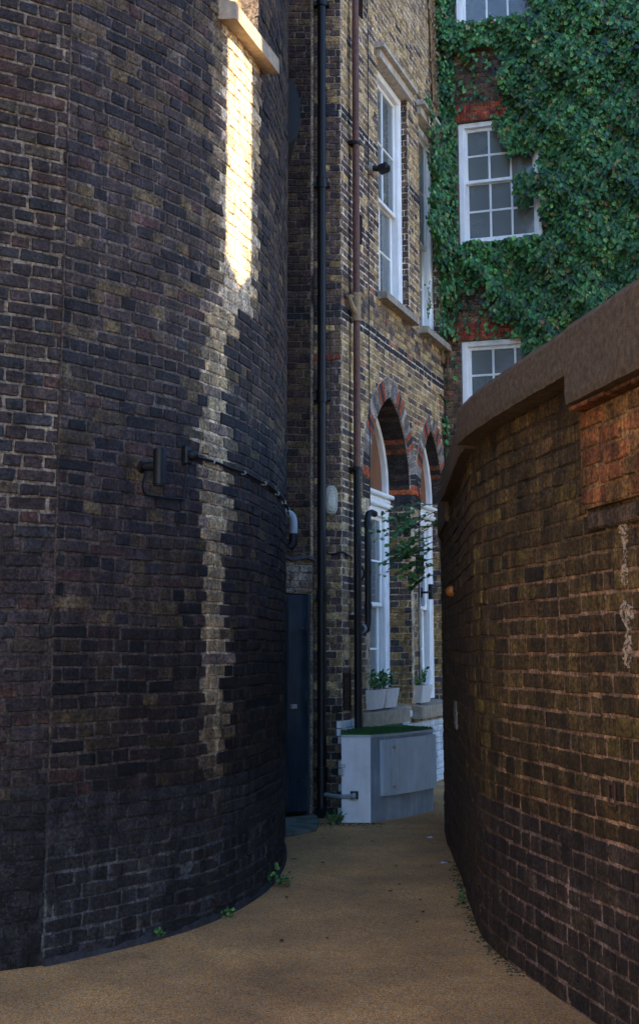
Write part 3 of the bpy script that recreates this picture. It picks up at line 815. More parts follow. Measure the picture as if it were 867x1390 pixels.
# coping: long cast sections with a step near the red patch
def coping(ua, ub, zb, zt, over, back=.40, seg=.05, slope=.0, jitter=.0018):
    m = MB(); n = max(int((ub-ua)/seg), 2)
    prof = lambda k: [(over, zb), (over+.006, zb+.03), (over+.002, zt-.035), (over-.02, zt), (-.12, zt+.05), (-back+.03, zt), (-back, zt-.04), (-back, zb)]
    rows = []
    for i in range(n+1):
        u = ua+(ub-ua)*i/n
        q = [(d+random.uniform(-jitter, jitter), z+.012*sin(u*2.3)*0+random.uniform(-jitter, jitter)+slope*(u-ua)) for d, z in prof(i)]
        rows.append([RP(u, z, d) for d, z in q])
    V = [p for r in rows for p in r]; K = 8; F = []
    for i in range(n):
        for k in range(K):
            j = (k+1) % K; F.append((i*K+k, (i+1)*K+k, (i+1)*K+j, i*K+j))
    F += [tuple(range(K)), tuple(range((n+1)*K-1, n*K-1, -1))]
    m.add(V, F); return m
U92 = uy(9.3); 
coping(uy(6.95)+.004, U56-.004, 2.775, 2.995, .11, slope=.028).build('coping_stone', 'coping', rwall)
coping(uy(9.5)+.005, uy(6.95)-.004, 2.755, 2.995, .065).build('coping_stone', 'coping', rwall)
coping(uy(10.9), uy(9.5)-.004, 2.60, 2.90, .022).build('coping_stone', 'coping', rwall)
coping(.0, uy(10.9)-.01, 2.60, 2.90, .012).build('coping_stone', 'coping', rwall)
coping(U56, uy(3.6), 2.682, 3.048, .115).build('coping_stone', 'coping', rwall)
coping(uy(3.6)+.006, uy(-5.4), 2.682, 3.048, .115, seg=.15).build('coping_stone', 'coping', rwall)
# vertical lime stain splashes on the near bricks
def splash(P, u, z0, z1, w, name, parent, col):
    m = MB(); n = 26; L = []; Rr = []
    for i in range(n+1):
        t = i/n; z = z1+(z0-z1)*t; ww = w*(.35+.65*abs(sin(t*5.2+u)))*(1-.55*t)*random.uniform(.35, 1.2)*min(1, t*6+.25)
        cx = u+.012*sin(t*7+u*3)+random.uniform(-.006, .006); L.append((cx-ww/2, z)); Rr.append((cx+ww/2, z))
    V = [P(a, z, .0065) for a, z in L]+[P(a, z, .0065) for a, z in Rr]+[P(a, z, -.01) for a, z in L]+[P(a, z, -.01) for a, z in Rr]
    k = n+1; F = []
    for i in range(n):
        F += [(i, i+1, k+i+1, k+i), (2*k+i, 2*k+i+1, i+1, i), (k+i, k+i+1, 3*k+i+1, 3*k+i)]
    m.add(V, F); return m.build(name, col, parent)
limem = plain('lime_run', (.46, .35, .25), .9, .35, 40, .8, 90)
_nt = limem.node_tree; _nt.links.new(ramp(_nt, noise(_nt, 48, 5, .75, dist=.8), .46, .53), _nt.nodes['Principled BSDF'].inputs['Alpha'])
splash(RP, uy(5.03), 1.52, 1.80, .12, 'lime_stain', rwall, limem)
splash(RP, uy(5.04), 1.86, 2.14, .10, 'lime_stain', rwall, limem)

# =================================================================== BUILDINGS ADDED OUT OF FRAME (they block and bounce the sun)
SAZ = (.55, -.835); SEL = 20.0
Pp = (-.525, 7.70); pv = (.835, .55)
def sl(t, o): return (Pp[0]+SAZ[0]*t+pv[0]*o, Pp[1]+SAZ[1]*t+pv[1]*o)
HW = .16
def block(name, label, pts, h, rootloc):
    t = thing(name, label, 'building', (*rootloc, 0))
    m = MB().prism(pts, 0, h); 
    m.build('wall', 'plainbrick', t)
    m = MB(); 
    cx = sum(p[0] for p in pts)/len(pts); cy = sum(p[1] for p in pts)/len(pts)
    return t
def plainbrick():
    mm, nt, b = new_mat('sun_blocker_brickwork')
    br = nd(nt, 'ShaderNodeTexBrick'); br.inputs['Scale'].default_value = 1.0
    br.inputs['Brick Width'].default_value = .225; br.inputs['Row Height'].default_value = .075; br.inputs['Mortar Size'].default_value = .006
    br.inputs['Color1'].default_value = (.30, .21, .12, 1); br.inputs['Color2'].default_value = (.20, .13, .08, 1); br.inputs['Mortar'].default_value = (.35, .31, .25, 1)
    tc = nd(nt, 'ShaderNodeTexCoord'); sp = nd(nt, 'ShaderNodeSeparateXYZ'); nt.links.new(tc.outputs['Object'], sp.inputs[0])
    ad = nd(nt, 'ShaderNodeMath', operation='ADD'); nt.links.new(sp.outputs[0], ad.inputs[0]); nt.links.new(sp.outputs[1], ad.inputs[1])
    cb = nd(nt, 'ShaderNodeCombineXYZ'); nt.links.new(ad.outputs[0], cb.inputs[0]); nt.links.new(sp.outputs[2], cb.inputs[1])
    nt.links.new(cb.outputs[0], br.inputs['Vector'])
    nt.links.new(br.outputs[0], b.inputs['Base Color']); b.inputs['Roughness'].default_value = .9
    return mm
MAT['plainbrick'] = plainbrick()
a1, a2 = sl(4.75, HW), sl(9.5, HW)  # unseen blocks added so their gap lets one sun streak through
b1, b2 = sl(4.75, -HW), sl(9.5, -HW)
block('sun_blocker_far', 'unseen tall brick block added to block the sun, beyond the narrow gap', [a1, a2, (13.5, a2[1]), (13.5, 3.6), (a1[0]+.3, 3.6+.0)] , 17.5, (8, 2))
block('sun_blocker_near', 'unseen tall brick block added to block the sun, beside the camera', [b1, (1.95, 3.3), (1.95, -1.6), (5.0, -1.6), b2], 17.5, (4, 0))
t = thing('bounce_house', 'unseen cream house added behind the camera to bounce warm sunlight', 'building', (-4, 0, 0))
MB().prism([(-2.7, -6), (-2.7, 3.2), (-7, 3.2), (-7, -6)], 0, 6.5).build('wall', plain('cream_render', (.42, .33, .20), .9, .15, 3, .3), t)  # added only to throw warm sunlight back onto the right wall
m = MB(); m.add([(-2.4, -6.3, 6.51), (-2.4, 3.5, 6.51), (-7.3, 3.5, 6.51), (-7.3, -6.3, 6.51), (-4.85, -6.3, 8.4), (-4.85, 3.5, 8.4)], [(0, 3, 2, 1), (0, 1, 5, 4), (2, 3, 4, 5), (1, 2, 5), (3, 0, 4)]); m.build('roof', 'lead', t)
for (ya, yb) in ((-5, -4), (-2.5, -1.5), (.5, 1.5)):
    for z in (1.0, 3.9):
        m = MB(); m.box(-2.72, -2.64, ya-.08, yb+.08, z-.08, z+1.68); w = m.build('window', 'white', t); MB().box(-2.66, -2.63, ya, yb, z, z+1.6).build('pane', 'glass', w)
c1, c2, c3, c4 = sl(5.0, -HW-.01), sl(5.0, HW+.01), sl(5.2, HW+.01), sl(5.2, -HW-.01)
zc = 3.97+5.0*math.tan(radians(SEL))  # top of the added wall that cuts off the streak's lower end
m = MB(); cm = [(c1[0]+c2[0])/2, (c1[1]+c2[1])/2]; cn = [(c3[0]+c4[0])/2, (c3[1]+c4[1])/2]
V = [(*c1, 0), (*c2, 0), (*c3, 0), (*c4, 0), (*c1, zc+.14), (*cm, zc), (*c2, zc+.22), (*c3, zc+.22), (*cn, zc), (*c4, zc+.14)]
m.add(V, [(3, 2, 1, 0), (0, 1, 6, 5, 4), (2, 3, 9, 8, 7), (1, 2, 7, 6), (3, 0, 4, 9), (4, 5, 8, 9), (5, 6, 7, 8)])
g = m.build('streak_stop_wall', 'plainbrick', loc=(0, 0, 0)); props(g, 'unseen brick wall added in the gap to end the sun streak', 'wall')

# =================================================================== GROUND
m = MB(); G = 60
m.add([(-G, -G, 0), (G, -G, 0), (G, G, 0), (-G, G, 0)], [(0, 1, 2, 3)])
g = m.build('path', 'ground'); g['kind'] = 'structure'

# =================================================================== PIPES, CABLES AND FITTINGS
def arcpts(p, q, r, k=6):
    return None
# black cast-iron rainwater pipe on the end wall
t = thing('rainwater_pipe', 'tall black cast-iron rainwater pipe on the building end beside the navy door', 'drainpipe', (.02, 11.9, 0))
m = MB(); px, py, r = .022, 11.905, .043
m.tube([(px-.02, py-.01, .04), (px, py, .12), (px, py, 2.0), (px, py, 6.0), (px, py, 8.52)]+[(px-.01, py+.0, 8.60), (px-.06, py+.03, 8.645), (px-.14, py+.08, 8.66), (px-.45, py+.18, 8.68)], r, 16)
m.build('pipe', 'black_iron', t, smooth=True)
for z in (.35, 2.05, 4.05, 6.3, 8.3):
    m = MB(); m.tube([(px, py, z), (px, py, z+.10)], r+.012, 16); m.tube([(px, py, z+.10), (px, py, z+.118)], r+.018, 16); m.build('socket', 'black_iron', t, smooth=True)
    m = MB(); m.box(px-.085, px+.085, py+.02, 12.0, z+.03, z+.075); m.build('bracket', 'black_iron', t)
m = MB(); m.tube([(px-.0, py, .10), (px, py-.03, .05), (px-.01, py-.10, .03)], r+.006, 14); m.build('shoe', 'black_iron', t, smooth=True)
# brown soil pipe on the long wall, black below
t = thing('soil_pipe', 'rust red soil pipe on the yellow brick wall, black in its lower half', 'drainpipe', FP(.25, 0, .07))
def fp(u, z, d): return FP(u, z, d)
m = MB(); m.tube([fp(.25, 3.42, .07), fp(.25, 5.0, .07), fp(.25, 7, .07), fp(.25, 11.5, .07)], .037, 14); m.build('upper_pipe', 'rust_pipe', t, smooth=True)
m = MB(); m.tube([fp(.25, .79, .07), fp(.25, 2, .07), fp(.25, 3.44, .07)], .040, 14); m.build('lower_pipe', 'black_iron', t, smooth=True)
m = MB(); m.tube([fp(.25, 4.98, .07), fp(.25, 5.26, .07)], .046, 14); m.tube([fp(.25, 5.24, .07), fp(.25, 5.27, .07)], .054, 14); m.tube([fp(.25, 4.97, .07), fp(.25, 5.0, .07)], .054, 14)
m.tube([fp(.24, 5.05, .07), fp(.14, 5.10, .06), fp(.12, 5.16, .045), fp(.12, 5.20, .04)], .030, 12)
m.tube([fp(.12, 5.19, .04), fp(.12, 5.215, .04)], .042, 12)
m.build('branch_joint', 'joint_pipe', t, smooth=True)
for z in (1.9, 3.40, 6.9, 8.9):
    m = MB(); m.tube([fp(.25, z, .07), fp(.25, z+.03, .07)], .052, 12); m.fbox(FP, .18, .32, z, z+.03, 0, .06); m.build('bracket', 'black_iron', t)
# overflow pipe of the small bathroom
t = thing('waste_pipe', 'short black waste pipe bent at both ends, in front of the nearer arched window', 'drainpipe', fp(.75, 1.8, .08))
m = MB(); m.tube([fp(.70, 3.00, .10), fp(.60, 3.005, .10), fp(.50, 2.98, .10), fp(.475, 2.92, .10), fp(.475, 2.4, .10), fp(.475, 1.90, .10), fp(.465, 1.835, .10), fp(.43, 1.80, .095), fp(.35, 1.80, .085), fp(.27, 1.80, .075)], .034, 14)
m.build('pipe', 'black_plastic', t, smooth=True)
for z in (2.0, 2.35, 2.85):
    m = MB(); m.tube([fp(.475, z, .10), fp(.475, z+.05, .10)], .041, 14); m.build('clip', 'black_plastic', t, smooth=True)
m = MB(); m.tube([fp(.32, 1.80, .082), fp(.36, 1.80, .086)], .046, 14); m.build('coupling', 'grey_plastic', t, smooth=True)
m = MB(); m.tube([fp(.38, 1.80, .09), fp(.43, 1.80, .095)], .046, 14); m.build('coupling', 'black_plastic', t, smooth=True)
# hooked bracket
m = MB(); m.tube(bezpts([fp(.38, 2.42, .0), fp(.38, 2.42, .07), fp(.38, 2.34, .09), fp(.38, 2.28, .05), fp(.38, 2.30, .01)], 5), .011, 8)
props(m.build('wall_hook', 'black_iron', smooth=True, loc=fp(.38, 2.28, 0)), 'black iron hook on the wall between the two black pipes', 'hook')
def cable(name, label, pts, r, mat='black_plastic', cat='cable', group=None, n=8):
    m = MB(); m.tube(bezpts(pts, n), r, 6); o = m.build(name, mat, smooth=True, loc=pts[0]); props(o, label, cat, group); return o
cable('vertical_cable', 'thin black cable running up the yellow brick wall beside the rusty pipe', [fp(.80, 3.1, .012), fp(.805, 4.2, .014), fp(.80, 5.2, .012), fp(.812, 6.8, .014), fp(.82, 8.5, .012), fp(.83, 11.8, .012)], .006)
cable('pier_cable', 'thin dark cable on the brick pier between the arched windows', [fp(2.50, .95, .02), fp(2.49, 2.0, .02), fp(2.50, 3.3, .045), fp(2.47, 3.6, .02)], .008)
cable('pier_conduit', 'pale grey conduit beside the dark cable on the pier', [fp(2.56, 1.1, .018), fp(2.56, 1.9, .018), fp(2.56, 2.6, .018), fp(2.57, 3.2, .018)], .007, 'grey_plastic')
cable('corner_cable', 'short looped cable in the inner corner below the ivy', [fp(3.55, 4.85, .02), fp(3.68, 4.80, .03), fp(3.73, 4.70, .03), fp(3.73, 4.2, .02), fp(3.73, 3.9, .02)], .012)
m = MB(); m.bbox(FP, 2.46, 2.60, 2.48, 2.70, 0, .06, .01); props(m.build('switch_box', 'black_plastic', loc=fp(2.5, 2.48, 0)), 'small black switch box on the pier among the leaves', 'box')
t = thing('wall_lamp', 'small black wall lamp on a bracket between the arched windows', 'lamp', fp(2.62, 2.2, 0))
m = MB(); m.tube([fp(2.60, 2.26, 0), fp(2.60, 2.26, .09), fp(2.64, 2.27, .12)], .014, 8); m.bbox(FP, 2.55, 2.66, 2.2, 2.32, 0, .02); m.build('bracket', 'black_plastic', t)
m = MB(); m.tube([fp(2.66, 2.18, .12), fp(2.66, 2.36, .12)], .030, 12); m.build('lamp_body', 'black_plastic', t, smooth=True)
cable('end_wall_cable', 'black cable drooping across the brick end below the oval bulkhead lamp', [(.045, 11.985, 2.56), (.12, 11.98, 2.525), (.222, 11.975, 2.55), fp(.1, 2.53, .02), fp(.23, 2.50, .02)], .009)
cable('lamp_cable', 'thin grey cable running up from the oval bulkhead lamp', [(.115, 11.985, 3.22), (.10, 11.985, 3.6), (.115, 11.985, 4.3), (.10, 11.985, 4.95)], .004)
# oval bulkhead light
t = thing('bulkhead_lamp', 'oval milky bulkhead lamp on the building end beside the black rainwater pipe', 'lamp', (.114, 12.0, 3.06))
def oval(m, cx, cz, rx, rz, y0, y1, k=28, sc=1.0):
    for (a, b, s0, s1) in ((y0, y1, 1, sc),):
        V = []
        for s, y in ((s0, a), (s1, b)):
            for i in range(k):
                q = 2*pi*i/k; e = .8
                V.append((cx+rx*s*np.sign(cos(q))*abs(cos(q))**e, y, cz+rz*s*np.sign(sin(q))*abs(sin(q))**.75))
        F = [(i, (i+1) % k, k+(i+1) % k, k+i) for i in range(k)]+[tuple(range(2*k-1, k-1, -1)), tuple(range(k))]
        m.add(V, F)
m = MB(); oval(m, .114, 3.063, .068, .150, 12.0, 11.955); oval(m, .114, 3.063, .068, .150, 11.955, 11.935, sc=.88); m.build('lamp_base', 'lamp_white', t, smooth=True)
m = MB(); oval(m, .114, 3.063, .046, .122, 11.94, 11.915, sc=.9); oval(m, .114, 3.063, .041, .110, 11.915, 11.902, sc=.6); m.build('lens', 'lens', t, smooth=True)
m = MB()
for k in range(7): z = 2.97+.031*k; m.box(.074, .154, 11.906, 11.915, z, z+.006)
m.box(.111, .117, 11.900, 11.909, 2.945, 3.18); m.build('guard_bars', 'lamp_white', t)
# floodlight high on the wall
t = thing('floodlight', 'small black camera-like floodlight with white base high beside the rusty pipe', 'lamp', fp(.86, 6.88, 0))
m = MB(); m.tube([fp(.86, 6.88, 0), fp(.86, 6.88, .05)], .055, 14); m.build('base', 'lamp_white', t, smooth=True)
m = MB(); m.tube([fp(.86, 6.88, .05), fp(.87, 6.86, .12), fp(.90, 6.87, .17)], [.034, .03, .03], 10); m.bbox(lambda u, z, d: FP(u, z+.25*(d-.2), d), .82, .95, 6.84, 6.91, .12, .23, .02); m.build('lamp_head', 'black_plastic', t)
# ventilation grilles
def grille(name, label, F, u0, u1, z0, z1, mat, nb, vertical=False):
    t = thing(name, label, 'vent', F((u0+u1)/2, z0, 0))
    m = MB(); b = .01
    m.fbox(F, u0, u1, z0, z0+b, -.01, .012); m.fbox(F, u0, u1, z1-b, z1, -.01, .012); m.fbox(F, u0, u0+b, z0+b, z1-b, -.01, .012); m.fbox(F, u1-b, u1, z0+b, z1-b, -.01, .012)
    m.build('frame', mat, t)
    m = MB()
    for k in range(nb):
        z = z0+b+(z1-z0-2*b)*(k+.3)/nb; m.hexa([F(u0+b, z, .012), F(u1-b, z, .012), F(u1-b, z+.008, -.005), F(u0+b, z+.008, -.005), F(u0+b, z+.005, .012), F(u1-b, z+.005, .012), F(u1-b, z+.013, -.005), F(u0+b, z+.013, -.005)])
    m.build('louvres', mat, t)
    MB().fbox(F, u0+b, u1-b, z0+b, z1-b, -.012, .0035).build('back_plate', 'rusty', t)
grille('air_vent', 'black louvred vent low in the yellow brick wall beside the black pipe', FP, .01, .20, 1.0, 1.36, 'black_plastic', 12)
grille('air_vent', 'black airbrick high beside the rusty pipe at the picture top', FP, .52, .66, 8.55, 8.78, 'black_plastic', 8)
grille('air_vent', 'black airbrick beside the rusty pipe below the floodlight', FP, .46, .60, 5.92, 6.24, 'black_plastic', 8)
grille('air_vent', 'small pale metal vent low on the dark right wall', RP, uy(9.0)-.09, uy(9.0)+.09, 1.02, 1.22, 'dull_galv', 8)
# fittings on the curved building
def tpx(q): return u_ratio(TP, q)
uA = tpx(-.1475); uB = tpx(-.1135)
t = thing('spotlight', 'black tube spotlight on a bracket fixed to the curved dark wall', 'lamp', TP(uA, 2.6, 0))
m = MB(); m.tube([TP(uA, 2.52, .11), TP(uA, 2.525, .11), TP(uA, 2.725, .11), TP(uA, 2.73, .11)], [.030, .036, .036, .030], 20); m.tube([TP(uA, 2.515, .11), TP(uA, 2.521, .11)], .033, 16); m.build('lamp_body', 'black_plastic', t, smooth=True)
m = MB(); m.tube([TP(uA-.035, 2.63, 0), TP(uA-.03, 2.63, .02)], .038, 14); m.tube([TP(uA-.03, 2.63, .02), TP(uA-.02, 2.63, .05), TP(uA, 2.63, .10)], .026, 12); m.build('bracket', 'black_plastic', t, smooth=True)
t = thing('junction_box', 'black junction box with domed cover up and right of the spotlight', 'box', TP(uB, 2.72, 0))
m = MB(); m.bbox(TP, uB-.03, uB+.03, 2.69, 2.80, -.01, .035, .01); m.build('box', 'black_plastic', t)
m = MB(); m.tube([TP(uB+.02, 2.745, .0), TP(uB+.02, 2.745, .05), TP(uB+.02, 2.745, .07), TP(uB+.02, 2.745, .08)], [.034, .034, .024, .006], 16); m.build('cover', 'black_plastic', t, smooth=True)
cable('looped_cable', 'thin black cable hanging in a loop from the spotlight to the junction box', [TP(uA-.03, 2.60, .03), TP(uA-.05, 2.52, .03), TP(uA-.02, 2.475, .02), TP(uA+.06, 2.47, .015), TP(uB-.05, 2.475, .012), TP(uB-.02, 2.50, .012), TP(uB-.01, 2.60, .015), TP(uB-.005, 2.70, .02)], .0065)
pts = []
uE = float(np.interp(9.7, TP.y, TP.u))
for i in range(13):
    t_ = i/12; u = uB+.05+(uE-uB)*t_
    pts.append(TP(u, 2.745-.06*t_+.004*sin(i*2.6), .018))
cable('wall_cable', 'black cable clipped along the curved wall from the junction box to the right', pts, .0095)
for i in (1, 3, 5, 7, 9, 11):
    p = pts[i]; u = uB+.05+(uE-uB)*i/12
    m = MB(); m.bbox(TP, u-.005, u+.005, p[2]-.012, p[2]+.012, 0, .030, .003)
    props(m.build('cable_clip', 'galv', loc=p), 'small pale clip holding the cable on the curved dark wall', 'clip', 'clips along the curved wall cable')
t = thing('vent_elbow', 'grey plastic pipe elbow poking out past the curved building above the navy door', 'pipe', (-.30, 10.75, 2.5))
ue = float(np.interp(10.75, TP.y, TP.u))
m = MB(); m.tube(bezpts([TP(ue, 2.80, -.02), TP(ue, 2.80, .07), TP(ue, 2.775, .115), TP(ue, 2.71, .13), TP(ue, 2.60, .13)], 5), .036, 14); m.build('elbow', 'grey_plastic', t, smooth=True)
m = MB(); m.tube([TP(ue, 2.62, .13), TP(ue, 2.53, .128), TP(ue, 2.49, .09)], .040, 14); m.build('socket', 'black_plastic', t, smooth=True)
# blue sign edge at the left
FS = lambda u, z, d: SP(u, z, np.asarray(d)-.012)
ul = SP.L-.545
m = MB(); m.bbox(FS, ul-.5, ul, 4.62, 4.95, .02, .035, .003); 
t = thing('blue_sign', 'edge of a blue enamel plate on the dark wall at the left picture edge', 'sign', FS(ul, 4.6, 0))
m.build('plate', 'blue', t); m = MB(); m.fbox(FS, ul-.4, ul-.3, 4.6, 4.97, -.01, .02); m.build('bracket', 'black_iron', t)
# fittings on the right wall
m = MB(); u = uy(9.2); m.tube([RP(u, 2.03, -.01), RP(u, 2.03, .02), RP(u, 2.03, .045), RP(u, 2.03, .055)], [.042, .042, .028, .008], 16)
props(m.build('round_cap', 'brass', smooth=True, loc=RP(u, 2.03, 0)), 'round orange cap on the shadowed curve of the right wall', 'cap')
u = uy(5.22); m = MB(); z = .99
m.tube([RP(u-.03, z-.045, .012), RP(u-.03, z+.045, .012)], .006, 8); m.tube([RP(u+.03, z-.045, .012), RP(u+.03, z+.045, .012)], .006, 8)
m.tube([RP(u-.03, z-.045, .012), RP(u+.03, z-.045, .012)], .006, 8); m.tube([RP(u-.03, z+.045, .012), RP(u+.03, z+.045, .012)], .006, 8)
props(m.build('iron_frame', 'rusty', smooth=True, loc=RP(u, z, 0)), 'small rusty iron frame low on the near part of the right wall', 'bracket')

# =================================================================== WHITE METER CABINET WITH TURF TOP
cab = thing('meter_cabinet', 'white and pale grey masonry cabinet with artificial turf lid, under the arched windows', 'cabinet', (.5, 12, 0))
K0, K1, K2, K3 = (.205, 11.54), (.475, 11.53), (.80, 11.86), (1.135, 12.36)
w0 = FP(-.0, 0, .02); w1 = FP(1.30, 0, .02)
HT = .775
m = MB()
def quadwall(m, a, b, z0, z1, th=.04):
    dx, dy = b[0]-a[0], b[1]-a[1]; l = hypot(dx, dy); nx, ny = -dy/l*th, dx/l*th
    m.hexa([(a[0], a[1], z0), (b[0], b[1], z0), (b[0]+nx, b[1]+ny, z0), (a[0]+nx, a[1]+ny, z0), (a[0], a[1], z1), (b[0], b[1], z1), (b[0]+nx, b[1]+ny, z1), (a[0]+nx, a[1]+ny, z1)])
MB().prism([K0, K1, (.50, 11.60), (.215, 11.96)], 0, HT).build('end_panel', 'cab_white', cab)
MB().prism([(K1[0]+.001, K1[1]+.002), K2, K3, (w1[0], w1[1]), (.26, 11.99), (.217, 11.963), (.502, 11.602)], 0, HT-.003).build('body', 'cab_body', cab)
m = MB(); m.prism([(K0[0]-.01, K0[1]-.012), (K1[0]+.004, K1[1]-.015), (K2[0]+.012, K2[1]-.012), (K3[0]+.02, K3[1]), (w1[0], w1[1]), (.255, 11.99), (.20, 11.985)], HT, HT+.022); m.build('lid', 'cab_grey', cab)
# turf: short blades over a thin mat
topp = [(K0[0]+.0, K0[1]+.0), (K1[0], K1[1]), (K2[0], K2[1]), (K3[0]+.005, K3[1]+.005), (w1[0]-.005, w1[1]-.01), (.262, 11.98), (.21, 11.97)]
m = MB().prism([(x, y) for x, y in topp], HT+.022, HT+.034)
def inside(x, y, P):
    c = False; j = len(P)-1
    for i in range(len(P)):
        if (P[i][1] > y) != (P[j][1] > y) and x < (P[j][0]-P[i][0])*(y-P[i][1])/(P[j][1]-P[i][1])+P[i][0]: c = not c
        j = i
    return c
k = 0
while k < 5200:
    x, y = random.uniform(.19, 1.2), random.uniform(11.5, 12.5)
    if not inside(x, y, topp): continue
    k += 1; a = random.uniform(0, 2*pi); w_ = .004; h = random.uniform(.012, .026); z = HT+.030
    lx, ly = random.uniform(-.008, .008), random.uniform(-.008, .008)
    m.add([(x-w_*cos(a), y-w_*sin(a), z), (x+w_*cos(a), y+w_*sin(a), z), (x+lx, y+ly, z+h)], [(0, 1, 2)])
m.build('turf_lid', 'turf', cab)
KP = Path([K1, (.63, 11.68), K2, (.97, 12.09), K3], False)
def polyF(pts):
    P = Path(pts, True); return P
KQ = polyF([K1, (.64, 11.675), K2, (.975, 12.09), K3])
def panel(m, F, u0, u1, z0, z1, d0, d1, n=8):
    for i in range(n):
        a, b = u0+(u1-u0)*i/n, u0+(u1-u0)*(i+1)/n
        m.fbox(F, a, b, z0, z1, d0, d1)
m = MB(); panel(m, KQ, .11, .245, .235, .745, .012, .048, 3); m.build('door', 'cab_door', cab)
m = MB(); panel(m, KQ, .262, KQ.L-.02, .235, .750, .012, .046, 10); dd = m.build('door', 'cab_door', cab)
m = MB(); m.tube([KQ(.254, .27, .05), KQ(.254, .70, .05)], .006, 8)
for z in (.29, .66): m.bbox(KQ, .225, .285, z, z+.03, .046, .056, .003)
m.build('bolt_rod', 'galv', dd, smooth=False)
m = MB(); m.tube([KQ(KQ.L-.012, .27, .032), KQ(KQ.L-.012, .70, .032)], .006, 8); m.build('hinge', 'galv', dd)
m = MB(); m.bbox(lambda u, z, d: (K0[0]+u, K0[1]-d, z), .0, .035, .50, .53, -.01, .03, .006); m.tube([(K0[0]+.012, K0[1]-.02, .49), (K0[0]+.012, K0[1]-.03, .42)], .009, 8); m.build('tap', 'galv', cab)
t = thing('drain_stub', 'short grey waste pipe between the black rainwater pipe and the white cabinet', 'pipe', (.2, 11.5, .2))
m = MB(); m.tube([(.06, 11.86, .215), (.12, 11.72, .22), (.20, 11.53, .235), (.31, 11.485, .245)], .021, 12); m.tube([(.31, 11.485, .245), (.335, 11.485, .247)], .028, 12); m.build('pipe', 'grey_plastic', t, smooth=True)
m = MB(); m.box(.285, .36, 11.50, 11.545, .215, .285); m.build('wall_hole', 'black_iron', t)

# =================================================================== PLANTS
LEAFV = [(0, 0, 0), (.32, .30, .10), (.42, .72, .06), (.0, 1.12, -.12), (-.42, .72, .06), (-.32, .30, .10), (0, .6, -.05)]
LEAFF = [(0, 1, 6), (1, 2, 6), (2, 3, 6), (3, 4, 6), (4, 5, 6), (5, 0, 6)]
class Leaves:
    def __init__(s): s.P = []; s.A = []; s.N = []; s.S = []; s.Cc = []
    def add(s, p, axis, nrm, size, col):
        s.P.append(p); s.A.append(axis); s.N.append(nrm); s.S.append(size); s.Cc.append(col)
    def build(s, name, parent, mat='leaf'):
        P = np.array(s.P); A = np.array(s.A, float); N = np.array(s.N, float); S = np.array(s.S)[:, None, None]
        A /= np.linalg.norm(A, axis=1, keepdims=True); X = np.cross(A, N); X /= np.linalg.norm(X, axis=1, keepdims=True)+1e-9; N = np.cross(X, A)
        T = np.array(LEAFV)
        V = P[:, None, :]+S*(T[None, :, 0:1]*X[:, None]+T[None, :, 1:2]*A[:, None]+T[None, :, 2:3]*N[:, None])
        n = len(P); K = len(T)
        F = (np.arange(n)[:, None, None]*K+np.array(LEAFF)[None]).reshape(-1, 3).tolist()
        C = np.repeat(np.array(s.Cc), K, 0)
        return mesh_obj(name, V.reshape(-1, 3), F, mat, parent, C)
def leafcol(r=None):
    r = random.random() if r is None else r
    if r < .40: c = (.030, .125, .036)
    elif r < .66: c = (.062, .200, .048)
    elif r < .83: c = (.012, .050, .024)
    elif r < .955: c = (.115, .260, .065)
    elif r < .98: c = (.19, .20, .05)
    else: c = (.20, .11, .035)
    return mul(c, random.uniform(.6, 1.45))

def ivy_thick(u, z):
    """how far the mass stands off the wall, -1..1 -> lumpy"""
    return .15+.16*sn(u, z, 1.9, .7)+.11*sn(u, z, 4.6, 2.0)
def ivy_dens(u, z):
    """u measured from the inner corner of the end building"""
    if z < 3.6 or z > 13.4 or u > 6.2: return 0
    e = .08*sn(u, z, 5, 1)+.05*sn(u, z, 11, 3)
    # windows kept clear (left part), foliage laps over their right side
    for (a, b, z0, z1, lap) in ((.22, 1.40, 6.90, 8.66, 1.31), (.20, 1.40, 3.9, 5.60, 1.06), (.22, 1.30, 9.98, 11.7, 1.18)):
        if a < u < lap+e*1.2 and z0+.02 < z < z1:
            if z0 > 6 and z0 < 7 and z > 8.08+e and u > .72+(8.6-z)*.35: return .8
            if z0 > 6 and z0 < 7 and 7.35+e < z < 7.8+e and u > 1.0: return .7
            return 0
    if u < .22: return .8 if z > 6.4 else (.2 if z > 5.7 else .04)
    if u < .95+e and 8.60 < z < 8.97: return .035
    if u < .88+e*2 and 8.9 < z < 9.62+e:
        return .45 if sn(u, z, 4, 5) > .33 else .05
    if u < .66+e*2 and 5.6 < z < 6.30+e: return .07
    if z < 5.62+e and u < 1.0: return 0
    if z < 5.92+e*2 and u < .95: return .15
    if z < 4.6: return .5
    return 1
iv = thing('climbing_ivy', 'dense dark green ivy covering the end building around its white windows', 'climbing plant', IP(IO+1.8, 0, .05))
L = Leaves(); k = 0; tries = 0
